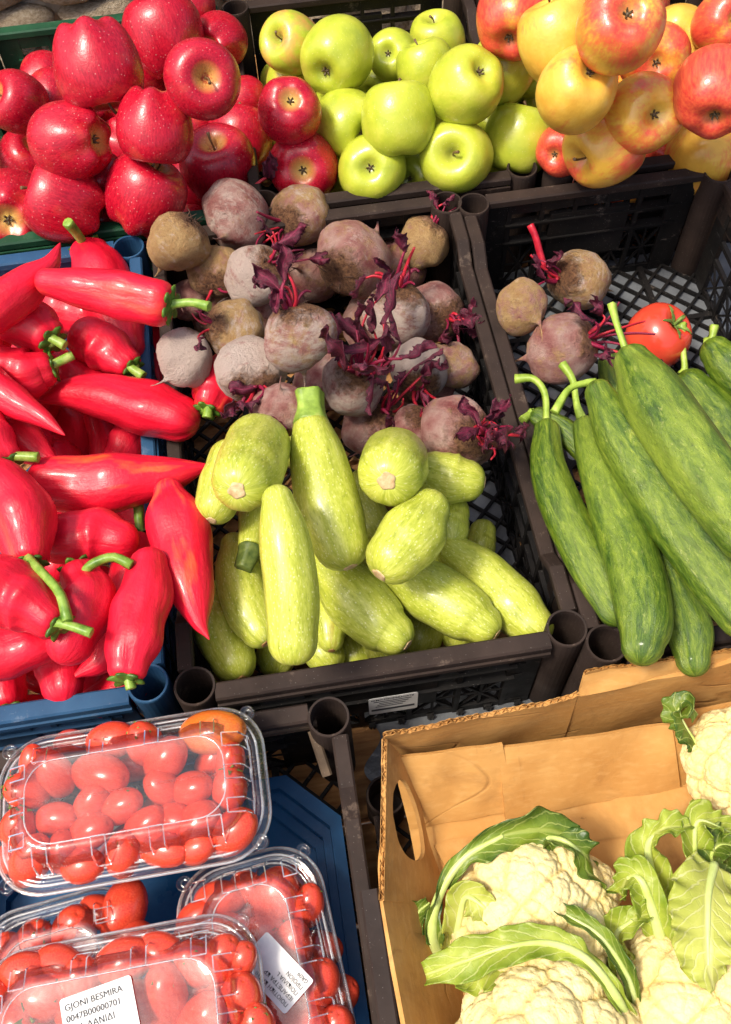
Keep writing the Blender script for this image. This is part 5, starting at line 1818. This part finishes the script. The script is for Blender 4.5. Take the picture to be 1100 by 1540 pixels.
def cleaf(root, pts, wid, up, mat='cleaf', rib_r=None, ruffle=.12, fold=.25, seed=0, curl=.0, lobes=.06, rib_len=1.0):
    """pts: (px, py, z) along the midrib from its base; wid: half widths in metres"""
    o0 = np.array(root.location)
    C = np.array([W(*p) for p in pts])-o0
    wid = [q*.85 for q in wid]
    rib_r = rib_r and rib_r*.72
    V, Fc, T = leaf(C, wid, up, ruffle, fold, seed, 23, 70, curl, lobes, .0008, .13)
    lf = mk('leaf', V, Fc, MT[mat], root, True, T)
    if rib_r:
        n0 = np.asarray(up, float)
        m = max(3, int(len(C)*rib_len))
        V, Fc, T, _ = tube(C[:m]-nrm(n0)*.0006, list(np.linspace(rib_r, rib_r*.3, m)), 10, 26, FLAT, ROUND, lambda th, u: 1+.06*np.cos(4*th))
        mk('midrib', V, Fc, MT['midrib'], lf, True, T)
    return lf


c4, cc4, R4 = cauliflower(1112, 1150, 82, -.035, 'cauliflower with bare grainy curd in the far corner of the box', 4, .95, (-.25, -.3, 1))
cleaf(c4, [(1048, 1122, -.02), (1030, 1094, -.006), (1020, 1070, .004), (1034, 1060, .008), (1048, 1074, .002)], [.006, .014, .014, .012, .004], (-1, .4, .4), 'cleaf_dark', .004, .1, .5, 41, .4)
cleaf(c4, [(1065, 1215, -.08), (1048, 1210, -.075), (1038, 1208, -.07)], [.006, .008, .003], (0, -.3, 1), 'cleaf', .003, .05, .3, 42)
c1, cc1, R1 = cauliflower(802, 1372, 126, -.055, 'cauliflower under a dark ruffled leaf beside the handle hole', 1, .9, (.05, -.1, 1))
cleaf(c1, [(662, 1440, -.075), (650, 1400, -.04), (662, 1345, -.02), (700, 1290, -.005), (755, 1258, .004), (820, 1248, .004), (865, 1262, -.004)], [.007, .008, .008, .009, .016, .022, .013], (.1, -.5, 1), 'cleaf_dark', .0085, .34, .1, 11, .1, .22, .75)
cleaf(c1, [(800, 1262, -.012), (845, 1262, .006), (880, 1290, .002), (900, 1325, -.03), (912, 1345, -.06)], [.010, .018, .018, .016, .006], (.4, .3, 1), 'cleaf_dark', .004, .38, .15, 12, .2, .15)
cleaf(c1, [(680, 1440, -.075), (690, 1390, -.03), (700, 1350, -.006), (725, 1362, .0), (745, 1385, -.004)], [.012, .016, .018, .016, .005], (-.1, -.4, 1), 'cleaf_pale', .0055, .14, .15, 13, .2, .07)
cleaf(c1, [(680, 1445, -.085), (655, 1425, -.075), (632, 1400, -.06), (628, 1375, -.05), (645, 1358, -.05)], [.008, .013, .015, .013, .004], (-.5, -.2, .8), 'cleaf_dark', .004, .25, .4, 14, .5, .1)
c3, cc3, R3 = cauliflower(1052, 1512, 132, -.055, 'cauliflower capped by a broad pale leaf with white midrib', 3, .85, (0, .0, 1))
c2, cc2, R2 = cauliflower(830, 1590, 146, -.035, 'cauliflower with a long leaf lying across its far side', 2, .85, (0, .1, 1))
cleaf(c2, [(955, 1560, -.03), (925, 1495, .012), (880, 1440, .022), (825, 1418, .024), (760, 1425, .022), (700, 1445, .012), (640, 1466, -.004)], [.006, .008, .010, .015, .018, .019, .010], (0, .15, 1), 'cleaf', .0068, .2, .12, 21, .1, .1, .98)
cleaf(c2, [(960, 1530, -.03), (945, 1470, .0), (905, 1410, .012), (860, 1380, .012), (828, 1366, .004)], [.006, .008, .009, .009, .004], (-.25, .5, .9), 'cleaf_dark', .004, .2, .4, 22, .5, .08)
cleaf(c2, [(800, 1435, -.03), (760, 1450, -.012), (715, 1470, -.02), (690, 1475, -.03)], [.012, .02, .018, .006], (0, .3, 1), 'cleaf', .003, .25, .1, 23, .2, .12)
cleaf(c3, [(1075, 1300, .012), (1066, 1345, .03), (1065, 1400, .034), (1066, 1450, .03), (1074, 1490, .018)], [.022, .036, .036, .027, .005], (.0, -.1, 1), 'cleaf_pale', .0055, .10, -.12, 31, -.15, .05, .8)
cleaf(c3, [(1000, 1440, -.03), (985, 1380, -.005), (965, 1325, .008), (945, 1320, .002), (932, 1345, -.02)], [.012, .016, .017, .016, .008], (-.3, .3, 1), 'cleaf', .0085, .26, .25, 32, .3, .05, .9)
cleaf(c3, [(960, 1470, -.05), (938, 1440, -.03), (928, 1405, -.012), (950, 1385, .0), (975, 1375, -.004)], [.012, .015, .016, .015, .006], (-.5, .2, 1), 'cleaf', .007, .3, .3, 33, .4, .06, .8)
cleaf(c3, [(1010, 1400, -.04), (985, 1330, -.02), (975, 1270, .0), (1000, 1248, .012), (1040, 1240, .012)], [.014, .02, .019, .014, .008], (-.2, .5, .9), 'cleaf', .008, .26, .2, 34, .3, .06, .9)
cleaf(c3, [(1050, 1320, -.03), (1045, 1275, -.004), (1050, 1235, .008), (1085, 1245, .002), (1115, 1262, -.01)], [.014, .018, .014, .014, .006], (.1, .5, 1), 'cleaf', .004, .2, .3, 35, .4, .06)
cleaf(c3, [(1090, 1330, -.03), (1070, 1290, -.01), (1085, 1270, -.002), (1115, 1275, -.01)], [.014, .02, .018, .008], (0, .4, 1), 'cleaf_dark', .003, .2, .3, 36, .3, .08)
